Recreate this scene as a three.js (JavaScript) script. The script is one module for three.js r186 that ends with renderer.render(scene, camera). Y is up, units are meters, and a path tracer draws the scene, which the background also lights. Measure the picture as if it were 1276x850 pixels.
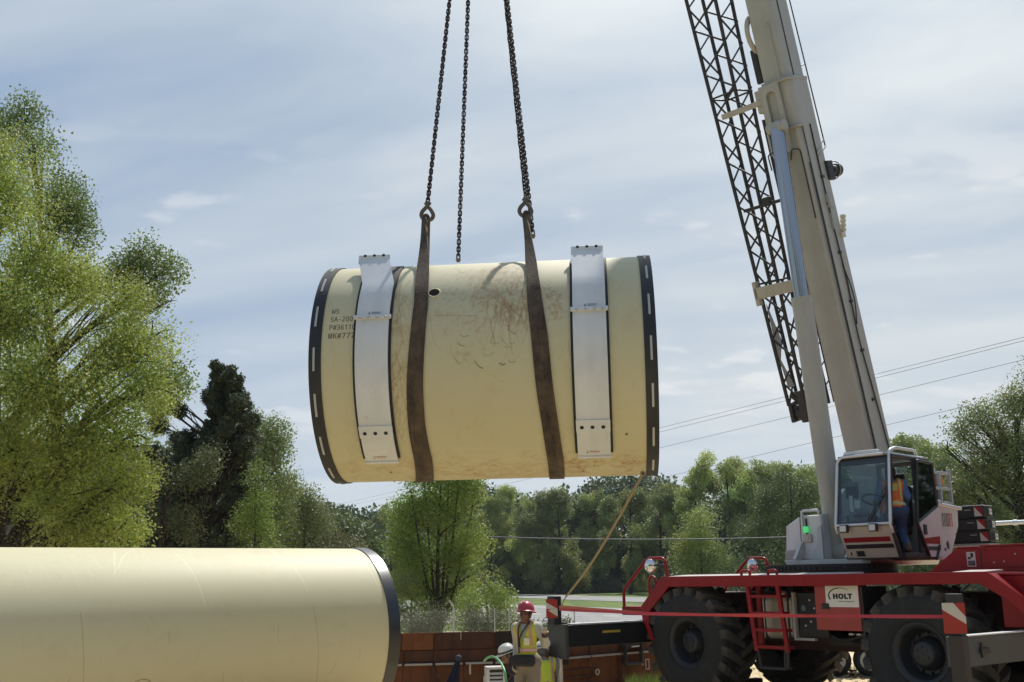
import * as THREE from 'three';
import { RoundedBoxGeometry } from 'three/addons/geometries/RoundedBoxGeometry.js';
import { mergeGeometries, toCreasedNormals } from 'three/addons/utils/BufferGeometryUtils.js';
import { ImprovedNoise } from 'three/addons/math/ImprovedNoise.js';
import { FontLoader } from 'three/addons/loaders/FontLoader.js';

// ---------------------------------------------------------------- camera, sky, sun, exposure
const scene = new THREE.Scene();
const camera = new THREE.PerspectiveCamera(35.694, 1276 / 850, 0.1, 3000);
camera.rotation.order = 'YXZ';
camera.position.set(0, 2.0, 0);
camera.rotation.set(0.22131, 0, -0.0157);
camera.updateMatrixWorld(true);
scene.add(camera);
const renderer = new THREE.WebGLRenderer({ antialias: true });
renderer.toneMapping = THREE.LinearToneMapping;
renderer.toneMappingExposure = 1.22;
renderer.shadowMap.enabled = true;
renderer.setSize(1024, 682);

const SUN_AZ = 19, SUN_EL = 50, SUN_I = 4.2;           // azimuth to the right of straight ahead, degrees
const rad = (d) => d * Math.PI / 180;
const sunDir = new THREE.Vector3(Math.sin(rad(SUN_AZ)) * Math.cos(rad(SUN_EL)), Math.sin(rad(SUN_EL)), -Math.cos(rad(SUN_AZ)) * Math.cos(rad(SUN_EL)));
const sun = new THREE.DirectionalLight(new THREE.Color().setRGB(1, 0.955, 0.87), SUN_I);
sun.position.copy(sunDir).multiplyScalar(120);
sun.castShadow = true;
sun.shadow.radius = 2;
sun.shadow.mapSize.set(2048, 2048);
Object.assign(sun.shadow.camera, { left: -45, right: 45, top: 45, bottom: -45, near: 1, far: 260 });
sun.target.position.set(0, 0, -18);
scene.add(sun, sun.target);

// ---------------------------------------------------------------- small tools
const V = (x, y, z) => new THREE.Vector3(x, y, z);
let seed = 1;
const setSeed = (s) => { seed = s >>> 0; };
const rnd = () => { seed = (seed + 0x6D2B79F5) >>> 0; let t = seed; t = Math.imul(t ^ (t >>> 15), t | 1); t ^= t + Math.imul(t ^ (t >>> 7), t | 61); return ((t ^ (t >>> 14)) >>> 0) / 4294967296; };
const rr = (a, b) => a + (b - a) * rnd();
const clamp = (x, a, b) => Math.min(b, Math.max(a, x));
const sstep = (a, b, x) => { const t = clamp((x - a) / (b - a), 0, 1); return t * t * (3 - 2 * t); };
const mix = (a, b, t) => a + (b - a) * t;
const perlin = new ImprovedNoise();
const fbm = (x, y, z, o = 4) => { let s = 0, a = 0.5, f = 1; for (let i = 0; i < o; i++) { s += a * perlin.noise(x * f, y * f, z * f); a *= 0.5; f *= 2.03; } return s; };
// a point of the place from a spot of the view and its distance along the view axis
const at = (px, py, d) => V((px - 638) / 1320, -(py - 425) / 1320, -1).multiplyScalar(d).applyMatrix4(camera.matrixWorld);
const onGround = (px, py, y = 0) => { const p = at(px, py, 1), o = camera.position, t = (y - o.y) / (p.y - o.y); return V(o.x + (p.x - o.x) * t, y, o.z + (p.z - o.z) * t); };

{ // the sky: blue air, a thin high veil that whitens towards the sun and the horizon, some wisps
  const W = 4096, H = 2048, data = new Float32Array(W * H * 4);
  for (let j = 0; j < H; j++) {
    const el = ((j + 0.5) / H - 0.5) * Math.PI, y = Math.sin(el), c = Math.cos(el);
    for (let i = 0; i < W; i++) {
      const k = (j * W + i) * 4;
      if (el < -0.02) { data[k] = 0.3; data[k + 1] = 0.31; data[k + 2] = 0.3; data[k + 3] = 1; continue; }
      const a = ((i + 0.5) / W - 0.5) * 2 * Math.PI, x = c * Math.cos(a), z = c * Math.sin(a);
      const sa = Math.acos(clamp(x * sunDir.x + y * sunDir.y + z * sunDir.z, -1, 1)) * 57.3, e = Math.max(0, el) * 57.3;
      const h = Math.exp(-e / 13), q = 1 / (y + 0.16), u = x * q, w = z * q;
      const soft = fbm(u * 0.55 + 13.4, w * 0.9 + 2.2, 0.3, 4), band = fbm(u * 1.5 + soft * 1.5 + 9, w * 3.4 - u * 0.9, 5.2, 7);
      let v = 0.02 + 0.84 * sstep(62, 18, sa) + 1.05 * h * h + soft * 0.5 + band * 0.62;
      v = clamp(v, 0, 0.97);
      const near = sstep(40, 0, sa);
      const B = [mix(0.165, 0.51, h), mix(0.27, 0.585, h), mix(0.44, 0.665, h)], Wt = [0.575 + 0.26 * near, 0.62 + 0.26 * near, 0.645 + 0.25 * near];
      const wisp = sstep(0.12, 0.42, fbm(u * 6.5 + 57.3 + band * 1.6, w * 10 + u * 1.1, 7.4, 7) + 0.8 * fbm(u * 1.1 + 20, w * 1.5, 8.1, 3) - 0.03) * sstep(5, 11, e) * sstep(25, 17, e);
      for (let t = 0; t < 3; t++) data[k + t] = mix(mix(B[t], Wt[t], v), 0.76, wisp * 0.42);
      data[k + 3] = 1;
    }
  }
  const tex = new THREE.DataTexture(data, W, H, THREE.RGBAFormat, THREE.FloatType);
  tex.mapping = THREE.EquirectangularReflectionMapping; tex.magFilter = tex.minFilter = THREE.LinearFilter; tex.needsUpdate = true;
  scene.background = tex; scene.environment = tex;
}

// ---------------------------------------------------------------- textures
function dataTex(n, m, fn, { srgb = false, repeat = 1 } = {}) {
  const d = new Uint8Array(n * m * 4);
  for (let j = 0; j < m; j++) for (let i = 0; i < n; i++) { const c = fn(i / n, j / m), k = (j * n + i) * 4; d[k] = clamp(c[0] * 255, 0, 255); d[k + 1] = clamp(c[1] * 255, 0, 255); d[k + 2] = clamp(c[2] * 255, 0, 255); d[k + 3] = 255; }
  const t = new THREE.DataTexture(d, n, m); t.wrapS = t.wrapT = THREE.RepeatWrapping; t.magFilter = THREE.LinearFilter; t.minFilter = THREE.LinearMipmapLinearFilter; t.generateMipmaps = true;
  if (srgb) t.colorSpace = THREE.SRGBColorSpace; t.repeat.set(repeat, repeat); t.needsUpdate = true; return t;
}
// noise that repeats without a seam over the unit square
const tn = (u, v, f, s, o = 4) => { const a = u * 2 * Math.PI, b = v * 2 * Math.PI, r = f / (2 * Math.PI); let q = 0, w = 0.5, g = 1; for (let i = 0; i < o; i++) { q += w * (perlin.noise(Math.cos(a) * r * g + s, Math.sin(a) * r * g + s * 1.7, Math.cos(b) * r * g + 3) + perlin.noise(Math.sin(b) * r * g + s, Math.cos(a) * r * g - s, 9.1 + Math.sin(a) * r * g)) * 0.7; w *= 0.5; g *= 2; } return q; };
const grey = (x) => [x, x, x];
const TX = {
  paint: dataTex(256, 256, (u, v) => { const d = tn(u, v, 5, 2.2, 4), s = sstep(0.25, 0.5, tn(u, v, 26, 5, 3)); const x = 0.94 + d * 0.16; return [x - s * 0.1, x - s * 0.13, x - s * 0.16]; }),
  fine: dataTex(256, 256, (u, v) => grey(0.5 + tn(u, v, 40, 4, 3) * 0.9)),
  rough: dataTex(256, 256, (u, v) => grey(0.8 + tn(u, v, 9, 7, 5) * 0.55)),
  rust: dataTex(512, 512, (u, v) => { const a = tn(u, v, 4, 1, 5), b = tn(u, v, 17, 6, 4), st = tn(u, v, 3, 11, 2) + tn(u * 6, v, 6, 3, 3) * 0.5; const k = clamp(0.5 + a * 1.1 + b * 0.5, 0, 1), s = sstep(0.15, 0.6, st); return [mix(0.44, 0.68, k) + s * 0.12, mix(0.32, 0.45, k) + s * 0.06, mix(0.24, 0.29, k) + s * 0.01]; }, { srgb: true }),
  gravel: dataTex(512, 512, (u, v) => { const a = tn(u, v, 6, 3, 4), b = tn(u, v, 60, 8, 3), g = sstep(0.12, 0.4, tn(u, v, 8, 13, 4)); const x = 0.77 + a * 0.2 + b * 0.45; return [mix(x, 0.36 + b * 0.3, g), mix(x * 0.9, 0.40 + b * 0.3, g), mix(x * 0.72, 0.19 + b * 0.2, g)]; }, { srgb: true }),
  grass: dataTex(256, 256, (u, v) => { const a = tn(u, v, 5, 3, 4), b = tn(u, v, 50, 8, 3); const x = 0.9 + a * 0.5 + b * 0.6; return [0.36 * x, 0.44 * x, 0.14 * x]; }, { srgb: true }),
  road: dataTex(256, 256, (u, v) => { const b = tn(u, v, 50, 8, 3), a = tn(u, v, 4, 5, 4); return grey(0.68 + a * 0.12 + b * 0.2); }, { srgb: true }),
  bark: dataTex(128, 256, (u, v) => { const b = tn(u, v * 0.5, 14, 3, 4), x = 0.3 + b * 0.5; return [x * 1.05, x * 0.92, x * 0.78]; }, { srgb: true }),
  weave: dataTex(256, 256, (u, v) => { const a = Math.sin(u * 2 * Math.PI * 64) * 0.5 + 0.5, n = tn(u, v, 9, 2, 4), m = tn(u, v, 40, 2, 2); return [0.75 + n * 0.9 + m * 0.4 - a * 0.14, 0.73 + n * 0.85 + m * 0.4 - a * 0.14, 0.72 + n * 0.75 + m * 0.4 - a * 0.14]; }),
  cloth: dataTex(256, 256, (u, v) => { const n = tn(u, v, 6, 4, 4); return grey(0.92 + n * 0.22 + tn(u, v, 60, 2, 2) * 0.12); }),
  rubber: dataTex(256, 256, (u, v) => { const n = tn(u, v, 7, 4, 4), d = sstep(0.05, 0.5, n); return [0.75 + d * 1.1, 0.75 + d * 0.95, 0.76 + d * 0.7]; }),
};
const col = (r, g, b) => new THREE.Color().setRGB(r, g, b);
const std = (c, rough = 0.6, extra = {}) => new THREE.MeshStandardMaterial({ color: Array.isArray(c) ? col(...c) : c, roughness: rough, ...extra });
const phys = (c, rough, extra) => new THREE.MeshPhysicalMaterial({ color: Array.isArray(c) ? col(...c) : c, roughness: rough, ...extra });
const M = {
  red: phys([0.25, 0.008, 0.012], 0.5, { map: TX.paint, specularIntensity: 0.5, clearcoat: 0.04, clearcoatRoughness: 0.3, roughnessMap: TX.rough }),
  white: phys([0.56, 0.54, 0.515], 0.42, { map: TX.paint, clearcoat: 0.25, clearcoatRoughness: 0.35 }),
  boom: phys([0.37, 0.36, 0.33], 0.45, { map: TX.paint, clearcoat: 0.2, clearcoatRoughness: 0.4 }),
  greyp: std([0.36, 0.37, 0.38], 0.5, { map: TX.paint }),
  silver: std([0.62, 0.63, 0.65], 0.35, { map: TX.paint, metalness: 0.35 }),
  black: std([0.018, 0.018, 0.02], 0.5, { map: TX.paint }),
  blackGloss: phys([0.010, 0.011, 0.014], 0.45, { map: TX.paint, clearcoat: 0.08, clearcoatRoughness: 0.25 }),
  darkSteel: std([0.03, 0.028, 0.028], 0.55, { map: TX.paint, metalness: 0.3 }),
  jib: std([0.026, 0.024, 0.026], 0.5, { map: TX.paint }),
  chrome: std([0.29, 0.32, 0.37], 0.24, { metalness: 0.95 }),
  rubber: std([0.024, 0.0235, 0.024], 0.85, { map: TX.rubber, bumpMap: TX.fine, bumpScale: 0.002 }),
  lug: std([0.062, 0.056, 0.048], 0.9, { map: TX.rubber, bumpMap: TX.fine, bumpScale: 0.003 }),
  rim: std([0.022, 0.024, 0.028], 0.5, { map: TX.rubber }),
  glassDark: phys([0.72, 0.80, 0.82], 0.03, { transmission: 1, thickness: 0, ior: 1.5 }),
  glassDoor: phys([0.1, 0.2, 0.14], 0.03, { transmission: 1, thickness: 0, ior: 1.5 }),
  sling: std([0.105, 0.074, 0.05], 0.92, { map: TX.weave, bumpMap: TX.fine, bumpScale: 0.003 }),
  chain: std([0.06, 0.045, 0.042], 0.6, { metalness: 0.6, map: TX.paint }),
  hook: std([0.12, 0.105, 0.085], 0.6, { metalness: 0.4, map: TX.paint }),
  rust: std([0.36, 0.29, 0.25], 0.85, { map: TX.rust, bumpMap: TX.rough, bumpScale: 0.006 }),
  lens: phys([0.85, 0.85, 0.85], 0.12, { clearcoat: 1 }),
  stripeRed: std([0.45, 0.045, 0.03], 0.45), stripeWhite: std([0.62, 0.60, 0.55], 0.45),
};

// ---------------------------------------------------------------- geometry tools
function uvMetres(g) { // lays uv on the dominant plane of each face, in metres
  const p = g.attributes.position, n = p.count, uv = new Float32Array(n * 2), a = V(), b = V(), c = V();
  for (let i = 0; i < n; i += 3) {
    a.fromBufferAttribute(p, i); b.fromBufferAttribute(p, i + 1); c.fromBufferAttribute(p, i + 2);
    const e = b.clone().sub(a).cross(c.clone().sub(a)), x = Math.abs(e.x), y = Math.abs(e.y), z = Math.abs(e.z);
    for (let k = 0; k < 3; k++) { const q = [a, b, c][k]; const [s, t] = y >= x && y >= z ? [q.x, q.z] : x >= z ? [q.z, q.y] : [q.x, q.y]; uv[(i + k) * 2] = s; uv[(i + k) * 2 + 1] = t; }
  }
  g.setAttribute('uv', new THREE.BufferAttribute(uv, 2)); return g;
}
function prep(g, keepUv) {
  g = g.index ? g.toNonIndexed() : g;
  for (const k of Object.keys(g.attributes)) if (!['position', 'normal', 'uv'].includes(k)) g.deleteAttribute(k);
  if (!g.attributes.normal) g.computeVertexNormals();
  if (!keepUv || !g.attributes.uv) uvMetres(g);
  return g;
}
function join(geos, keepUv = false) { const l = (Array.isArray(geos) ? geos : [geos]).flat(9).filter(Boolean).map((g) => prep(g, keepUv)); return l.length === 1 ? l[0] : mergeGeometries(l); }
function part(name, geos, mat, parent, { keepUv = false, matrix = null, label = null, kind = null } = {}) {
  let g = join(geos, keepUv); if (matrix) { g = g.clone(); g.applyMatrix4(matrix); }
  const m = new THREE.Mesh(g, mat); m.name = name; m.castShadow = m.receiveShadow = true;
  if (label) m.userData.label = label; if (kind) m.userData.kind = kind;
  if (parent) parent.add(m); return m;
}
const used = {};
const numbered = (name) => { const k = used[name] = (used[name] ?? -1) + 1; return k ? `${name}_${String(k).padStart(3, '0')}` : name; };
function tag(o, label, category, group, kind) { if (label) o.userData.label = label; if (category) o.userData.category = category; if (group) o.userData.group = group; if (kind) o.userData.kind = kind; return o; }
function thing(name, label, category, pos = [0, 0, 0], turn = 0, group = null) { const o = new THREE.Group(); o.name = numbered(name); o.position.set(...pos); o.rotation.y = turn; scene.add(o); return tag(o, label, category, group); }
function single(name, geos, mat, label, category, { group = null, kind = null, keepUv = false } = {}) { const m = part(numbered(name), geos, mat, scene, { keepUv }); return tag(m, label, category, group, kind); }

const box = (x0, x1, y0, y1, z0, z1, r = 0.008) => { const w = x1 - x0, h = y1 - y0, d = z1 - z0; const g = r > 0 && Math.min(w, h, d) > 2.2 * r ? new RoundedBoxGeometry(w, h, d, 1, r) : new THREE.BoxGeometry(w, h, d); return g.translate((x0 + x1) / 2, (y0 + y1) / 2, (z0 + z1) / 2); };
function rod(a, b, r, r2 = r, seg = 10, open = false) { const d = b.clone().sub(a), L = d.length(), g = new THREE.CylinderGeometry(r2, r, L, seg, 1, open); return g.applyMatrix4(new THREE.Matrix4().compose(a.clone().add(b).multiplyScalar(0.5), new THREE.Quaternion().setFromUnitVectors(V(0, 1, 0), d.normalize()), V(1, 1, 1))); }
function bent(pts, r, fillet = 0.08, seg = 8) { // a tube along straight runs with rounded corners
  const path = new THREE.CurvePath(); let from = pts[0];
  for (let i = 1; i < pts.length - 1; i++) { const p = pts[i], a = p.clone().add(from.clone().sub(p).setLength(Math.min(fillet, from.distanceTo(p) * 0.45))), b = p.clone().add(pts[i + 1].clone().sub(p).setLength(Math.min(fillet, pts[i + 1].distanceTo(p) * 0.45))); path.add(new THREE.LineCurve3(from, a)); path.add(new THREE.QuadraticBezierCurve3(a, p, b)); from = b; }
  path.add(new THREE.LineCurve3(from, pts[pts.length - 1]));
  return new THREE.TubeGeometry(path, pts.length * 14, r, seg, false);
}
const curveTube = (pts, r, n = 40, seg = 8) => new THREE.TubeGeometry(new THREE.CatmullRomCurve3(pts), n, r, seg, false);
function prism(pts, z0, z1, bevel = 0.008) { // an outline in x, y drawn out along z
  const s = new THREE.Shape(pts.map((p) => new THREE.Vector2(...p))), b = Math.min(bevel, (z1 - z0) * 0.3);
  return new THREE.ExtrudeGeometry(s, { depth: z1 - z0 - 2 * b, bevelEnabled: b > 0, bevelSize: b * 0.9, bevelThickness: b, bevelOffset: -b * 0.9, bevelSegments: 1, curveSegments: 12 }).translate(0, 0, z0 + b);
}
const swapXZ = (g) => g.applyMatrix4(new THREE.Matrix4().makeBasis(V(0, 0, 1), V(0, 1, 0), V(-1, 0, 0))); // outline (x,y) then lies in z,y
const basis = (x, y, z, o) => new THREE.Matrix4().makeBasis(x, y, z).setPosition(o);
function canvasTex(w, h, draw) { const c = document.createElement('canvas'); c.width = w; c.height = h; draw(c.getContext('2d'), w, h); const t = new THREE.CanvasTexture(c); t.colorSpace = THREE.SRGBColorSpace; t.anisotropy = 8; return t; }
const sheet = (w, h, t = 0.003) => { // a thin printed plate whose front carries uv 0..1
  const g = new THREE.BoxGeometry(w, h, t); return g; };
// surface nets: the zero level of f on a grid, one smooth closed sheet
function netMesh(f, lo, hi, h) {
  const nx = Math.ceil((hi[0] - lo[0]) / h) + 1, ny = Math.ceil((hi[1] - lo[1]) / h) + 1, nz = Math.ceil((hi[2] - lo[2]) / h) + 1, F = new Float32Array(nx * ny * nz);
  for (let k = 0, q = 0; k < nz; k++) for (let j = 0; j < ny; j++) for (let i = 0; i < nx; i++) F[q++] = f(lo[0] + i * h, lo[1] + j * h, lo[2] + k * h);
  const id = new Int32Array(nx * ny * nz).fill(-1), P = [], I = [], X = (i, j, k) => i + nx * (j + ny * k);
  const E = [[0, 1], [0, 2], [0, 4], [1, 3], [1, 5], [2, 3], [2, 6], [3, 7], [4, 5], [4, 6], [5, 7], [6, 7]];
  for (let k = 0; k < nz - 1; k++) for (let j = 0; j < ny - 1; j++) for (let i = 0; i < nx - 1; i++) {
    const v = []; let m = 0; for (let c = 0; c < 8; c++) { v[c] = F[X(i + (c & 1), j + ((c >> 1) & 1), k + (c >> 2))]; if (v[c] < 0) m |= 1 << c; }
    if (m === 0 || m === 255) continue;
    let x = 0, y = 0, z = 0, n = 0;
    for (const [a, b] of E) if ((v[a] < 0) !== (v[b] < 0)) { const t = v[a] / (v[a] - v[b]); x += (a & 1) + t * ((b & 1) - (a & 1)); y += ((a >> 1) & 1) + t * (((b >> 1) & 1) - ((a >> 1) & 1)); z += (a >> 2) + t * ((b >> 2) - (a >> 2)); n++; }
    id[X(i, j, k)] = P.length / 3; P.push(lo[0] + (i + x / n) * h, lo[1] + (j + y / n) * h, lo[2] + (k + z / n) * h);
  }
  for (let k = 1; k < nz - 1; k++) for (let j = 1; j < ny - 1; j++) for (let i = 1; i < nx - 1; i++) {
    const s = F[X(i, j, k)] < 0;
    const quad = (a, b, c, d, flip) => { if (a < 0 || b < 0 || c < 0 || d < 0) return; if (flip) I.push(a, b, c, a, c, d); else I.push(a, c, b, a, d, c); };
    if (s !== (F[X(i + 1, j, k)] < 0)) quad(id[X(i, j - 1, k - 1)], id[X(i, j, k - 1)], id[X(i, j, k)], id[X(i, j - 1, k)], s);
    if (s !== (F[X(i, j + 1, k)] < 0)) quad(id[X(i - 1, j, k - 1)], id[X(i - 1, j, k)], id[X(i, j, k)], id[X(i, j, k - 1)], s);
    if (s !== (F[X(i, j, k + 1)] < 0)) quad(id[X(i - 1, j - 1, k)], id[X(i, j - 1, k)], id[X(i, j, k)], id[X(i - 1, j, k)], s);
  }
  const g = new THREE.BufferGeometry(); g.setAttribute('position', new THREE.Float32BufferAttribute(P, 3)); g.setIndex(I); g.computeVertexNormals(); return g;
}
// ---------------------------------------------------------------- ground, roads
const pit = (x, z) => { const a = Math.hypot((x - 0.45) / 2.1, (z + 17.9) / 1.9); return -0.72 * sstep(1.15, 0.75, a); };
const yardY = (x, z) => { const d = Math.hypot(x, z + 14); return pit(x, z) + (perlin.noise(x * 0.35, z * 0.35, 4) * 0.05 + perlin.noise(x * 1.7, z * 1.7, 9) * 0.018) * sstep(29, 22, d) * sstep(0.2, 1.4, Math.hypot(x - 4, (z + 17) * 0.4)); };
{
  const s = new THREE.Shape().absarc(0, 0, 900, 0, Math.PI * 2, false); s.holes.push(new THREE.Path().absarc(0, 14, 29.5, 0, Math.PI * 2, true));
  const g = new THREE.ShapeGeometry(s, 72).rotateX(-Math.PI / 2);
  const gm = std([1, 1, 1], 0.95, { map: TX.grass.clone() }); gm.map.repeat.set(0.22, 0.22);
  tag(single('ground', g, gm, null, null, { kind: 'structure' }));
  const n = 170, P = [], I = [];
  for (let a = 0; a <= n; a++) for (let r = 0; r <= 90; r++) { const t = a / n * 2 * Math.PI, d = 30 * Math.pow(r / 90, 0.8), x = Math.cos(t) * d, z = -14 + Math.sin(t) * d; P.push(x, 0.005 + yardY(x, z), z); }
  for (let a = 0; a < n; a++) for (let r = 0; r < 90; r++) { const q = a * 91 + r; I.push(q, q + 1, q + 92, q, q + 92, q + 91); }
  for (let k = 0; k < I.length; k += 3) [I[k + 1], I[k + 2]] = [I[k + 2], I[k + 1]];
  const y = new THREE.BufferGeometry(); y.setAttribute('position', new THREE.Float32BufferAttribute(P, 3)); y.setIndex(I); y.computeVertexNormals();
  const ym = std([1, 1, 1], 0.95, { map: TX.gravel, bumpMap: TX.rough, bumpScale: 0.03 }); TX.gravel.repeat.set(0.3, 0.3);
  tag(single('gravel_yard', y, ym, null, null, { kind: 'structure' }));
}
function groundStrip(name, px, y, mat, label) { // a flat strip through four ground spots
  const q = px.map(([x, v]) => onGround(x, v, y)), g = new THREE.BufferGeometry();
  const P = []; const nn = 24;
  for (let i = 0; i <= nn; i++) { const t = i / nn; for (const [a, b] of [[0, 1], [3, 2]]) { const p = q[a].clone().lerp(q[b], t); P.push(p.x, y, p.z); } }
  const I = []; for (let i = 0; i < nn; i++) { const k = i * 2; I.push(k, k + 1, k + 3, k, k + 3, k + 2); }
  g.setAttribute('position', new THREE.Float32BufferAttribute(P, 3)); g.setIndex(I); g.computeVertexNormals();
  return tag(single(name, g, mat, null, null, { kind: 'structure' }));
}
const roadM = std([0.5, 0.49, 0.475], 0.8, { map: TX.road }); TX.road.repeat.set(0.35, 0.35);
groundStrip('road', [[430, 733.5], [905, 747.5], [905, 754], [430, 737.8]], 0.03, roadM);
groundStrip('road', [[300, 741], [1000, 766], [1000, 784], [300, 773]], 0.03, roadM);
{ // painted lines on the near road
  const wm = std([0.75, 0.75, 0.72], 0.7);
  const line = (a, b, w) => { const p = onGround(...a, 0.036), q = onGround(...b, 0.036), n = V(-(q.z - p.z), 0, q.x - p.x).setLength(w); const g = new THREE.BufferGeometry(); const P = [p.clone().add(n), q.clone().add(n), q.clone().sub(n), p.clone().sub(n)]; g.setAttribute('position', new THREE.Float32BufferAttribute(P.flatMap((v) => [v.x, v.y, v.z]), 3)); g.setIndex([0, 1, 2, 0, 2, 3]); g.computeVertexNormals(); return g; };
  const lines = [line([310, 744], [995, 767.6], 0.12), line([310, 769], [995, 781], 0.12)];
  for (let i = 0; i < 14; i++) { const t = i / 14, u = t + 0.03; lines.push(line([mix(310, 995, t), mix(755, 774.2, t)], [mix(310, 995, u), mix(755, 774.2, u)], 0.1)); }
  tag(single('road_marking', lines, wm, null, null, { kind: 'structure' }));
}

// ---------------------------------------------------------------- coated pipes
const PIPE_R = 1.22;
function arcShell(s0, s1, f0, f1, r0, r1, n = 24) { // a bent plate on the pipe: along the axis s0..s1, round it f0..f1 degrees
  const P = [], I = [], put = (s, f, r) => P.push(s, r * Math.sin(rad(f)), r * Math.cos(rad(f)));
  for (let i = 0; i <= n; i++) { const f = mix(f0, f1, i / n); put(s0, f, r1); put(s1, f, r1); put(s1, f, r0); put(s0, f, r0); }
  for (let i = 0; i < n; i++) for (let k = 0; k < 4; k++) { const a = i * 4 + k, b = i * 4 + (k + 1) % 4; I.push(a, b, b + 4, a, b + 4, a + 4); }
  I.push(0, 3, 2, 0, 2, 1); const e = n * 4; I.push(e, e + 1, e + 2, e, e + 2, e + 3);
  if (f1 < f0) for (let k = 0; k < I.length; k += 3) [I[k + 1], I[k + 2]] = [I[k + 2], I[k + 1]];
  const g = new THREE.BufferGeometry(); g.setAttribute('position', new THREE.Float32BufferAttribute(P, 3)); g.setIndex(I);
  return toCreasedNormals(g, 0.6);
}
const onPipe = (s, f, r) => V(s, r * Math.sin(rad(f)), r * Math.cos(rad(f)));
const alongX = new THREE.Matrix4().makeBasis(V(0, -1, 0), V(1, 0, 0), V(0, 0, 1));
function pipeShell(R, L, s0, s1) { return new THREE.CylinderGeometry(R, R, s1 - s0, 160, 1, true, Math.PI, Math.PI * 2).applyMatrix4(alongX).translate((s0 + s1) / 2, 0, 0); }
function pipeBore(R, r, L) { const pts = [[R, 0.001], [R - 0.012, 0], [r + 0.01, 0], [r, 0.02], [r, L - 0.02], [r + 0.01, L], [R - 0.012, L], [R, L - 0.001]].map(([x, y]) => new THREE.Vector2(x, y)); return new THREE.LatheGeometry(pts, 120).applyMatrix4(alongX); }
function pipeCanvas(L, base, draw) { return canvasTex(2048, 2048, (c, w, h) => {
  c.fillStyle = base; c.fillRect(0, 0, w, h);
  const C = 2 * Math.PI * PIPE_R; c.setTransform(w / C, 0, 0, -h / L, 0, h);
  const X = (f) => (0.5 - f / 360) * C;              // degrees above the front line to metres across the canvas
  draw(c, X);
}); }
function blotches(c, X, n, s0, s1, f0, f1, size, rgb, alpha) { for (let i = 0; i < n; i++) { const s = rr(s0, s1), x = X(rr(f0, f1)), q = size * rr(0.3, 1); for (let k = 0; k < 14; k++) { c.fillStyle = `rgba(${rgb},${alpha * rr(0.2, 1)})`; c.beginPath(); c.ellipse(x + rr(-q, q), s + rr(-q, q), q * rr(0.06, 0.35), q * rr(0.06, 0.35), rr(0, 3), 0, 7); c.fill(); } } }
function strokes(c, X, n, s0, s1, f0, f1, len, wide, rgb, alpha, lean = 0) { c.lineCap = 'round'; for (let i = 0; i < n; i++) { const s = rr(s0, s1), x = X(rr(f0, f1)), l = len * rr(0.3, 1), a = lean + rr(-0.5, 0.5); c.strokeStyle = `rgba(${rgb},${alpha * rr(0.25, 1)})`; c.lineWidth = wide * rr(0.3, 1); c.beginPath(); c.moveTo(x, s); c.quadraticCurveTo(x + l * 0.5, s + Math.sin(a) * l * 0.2 + rr(-0.02, 0.02), x + l * Math.cos(a), s + Math.sin(a) * l); c.stroke(); } }

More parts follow.
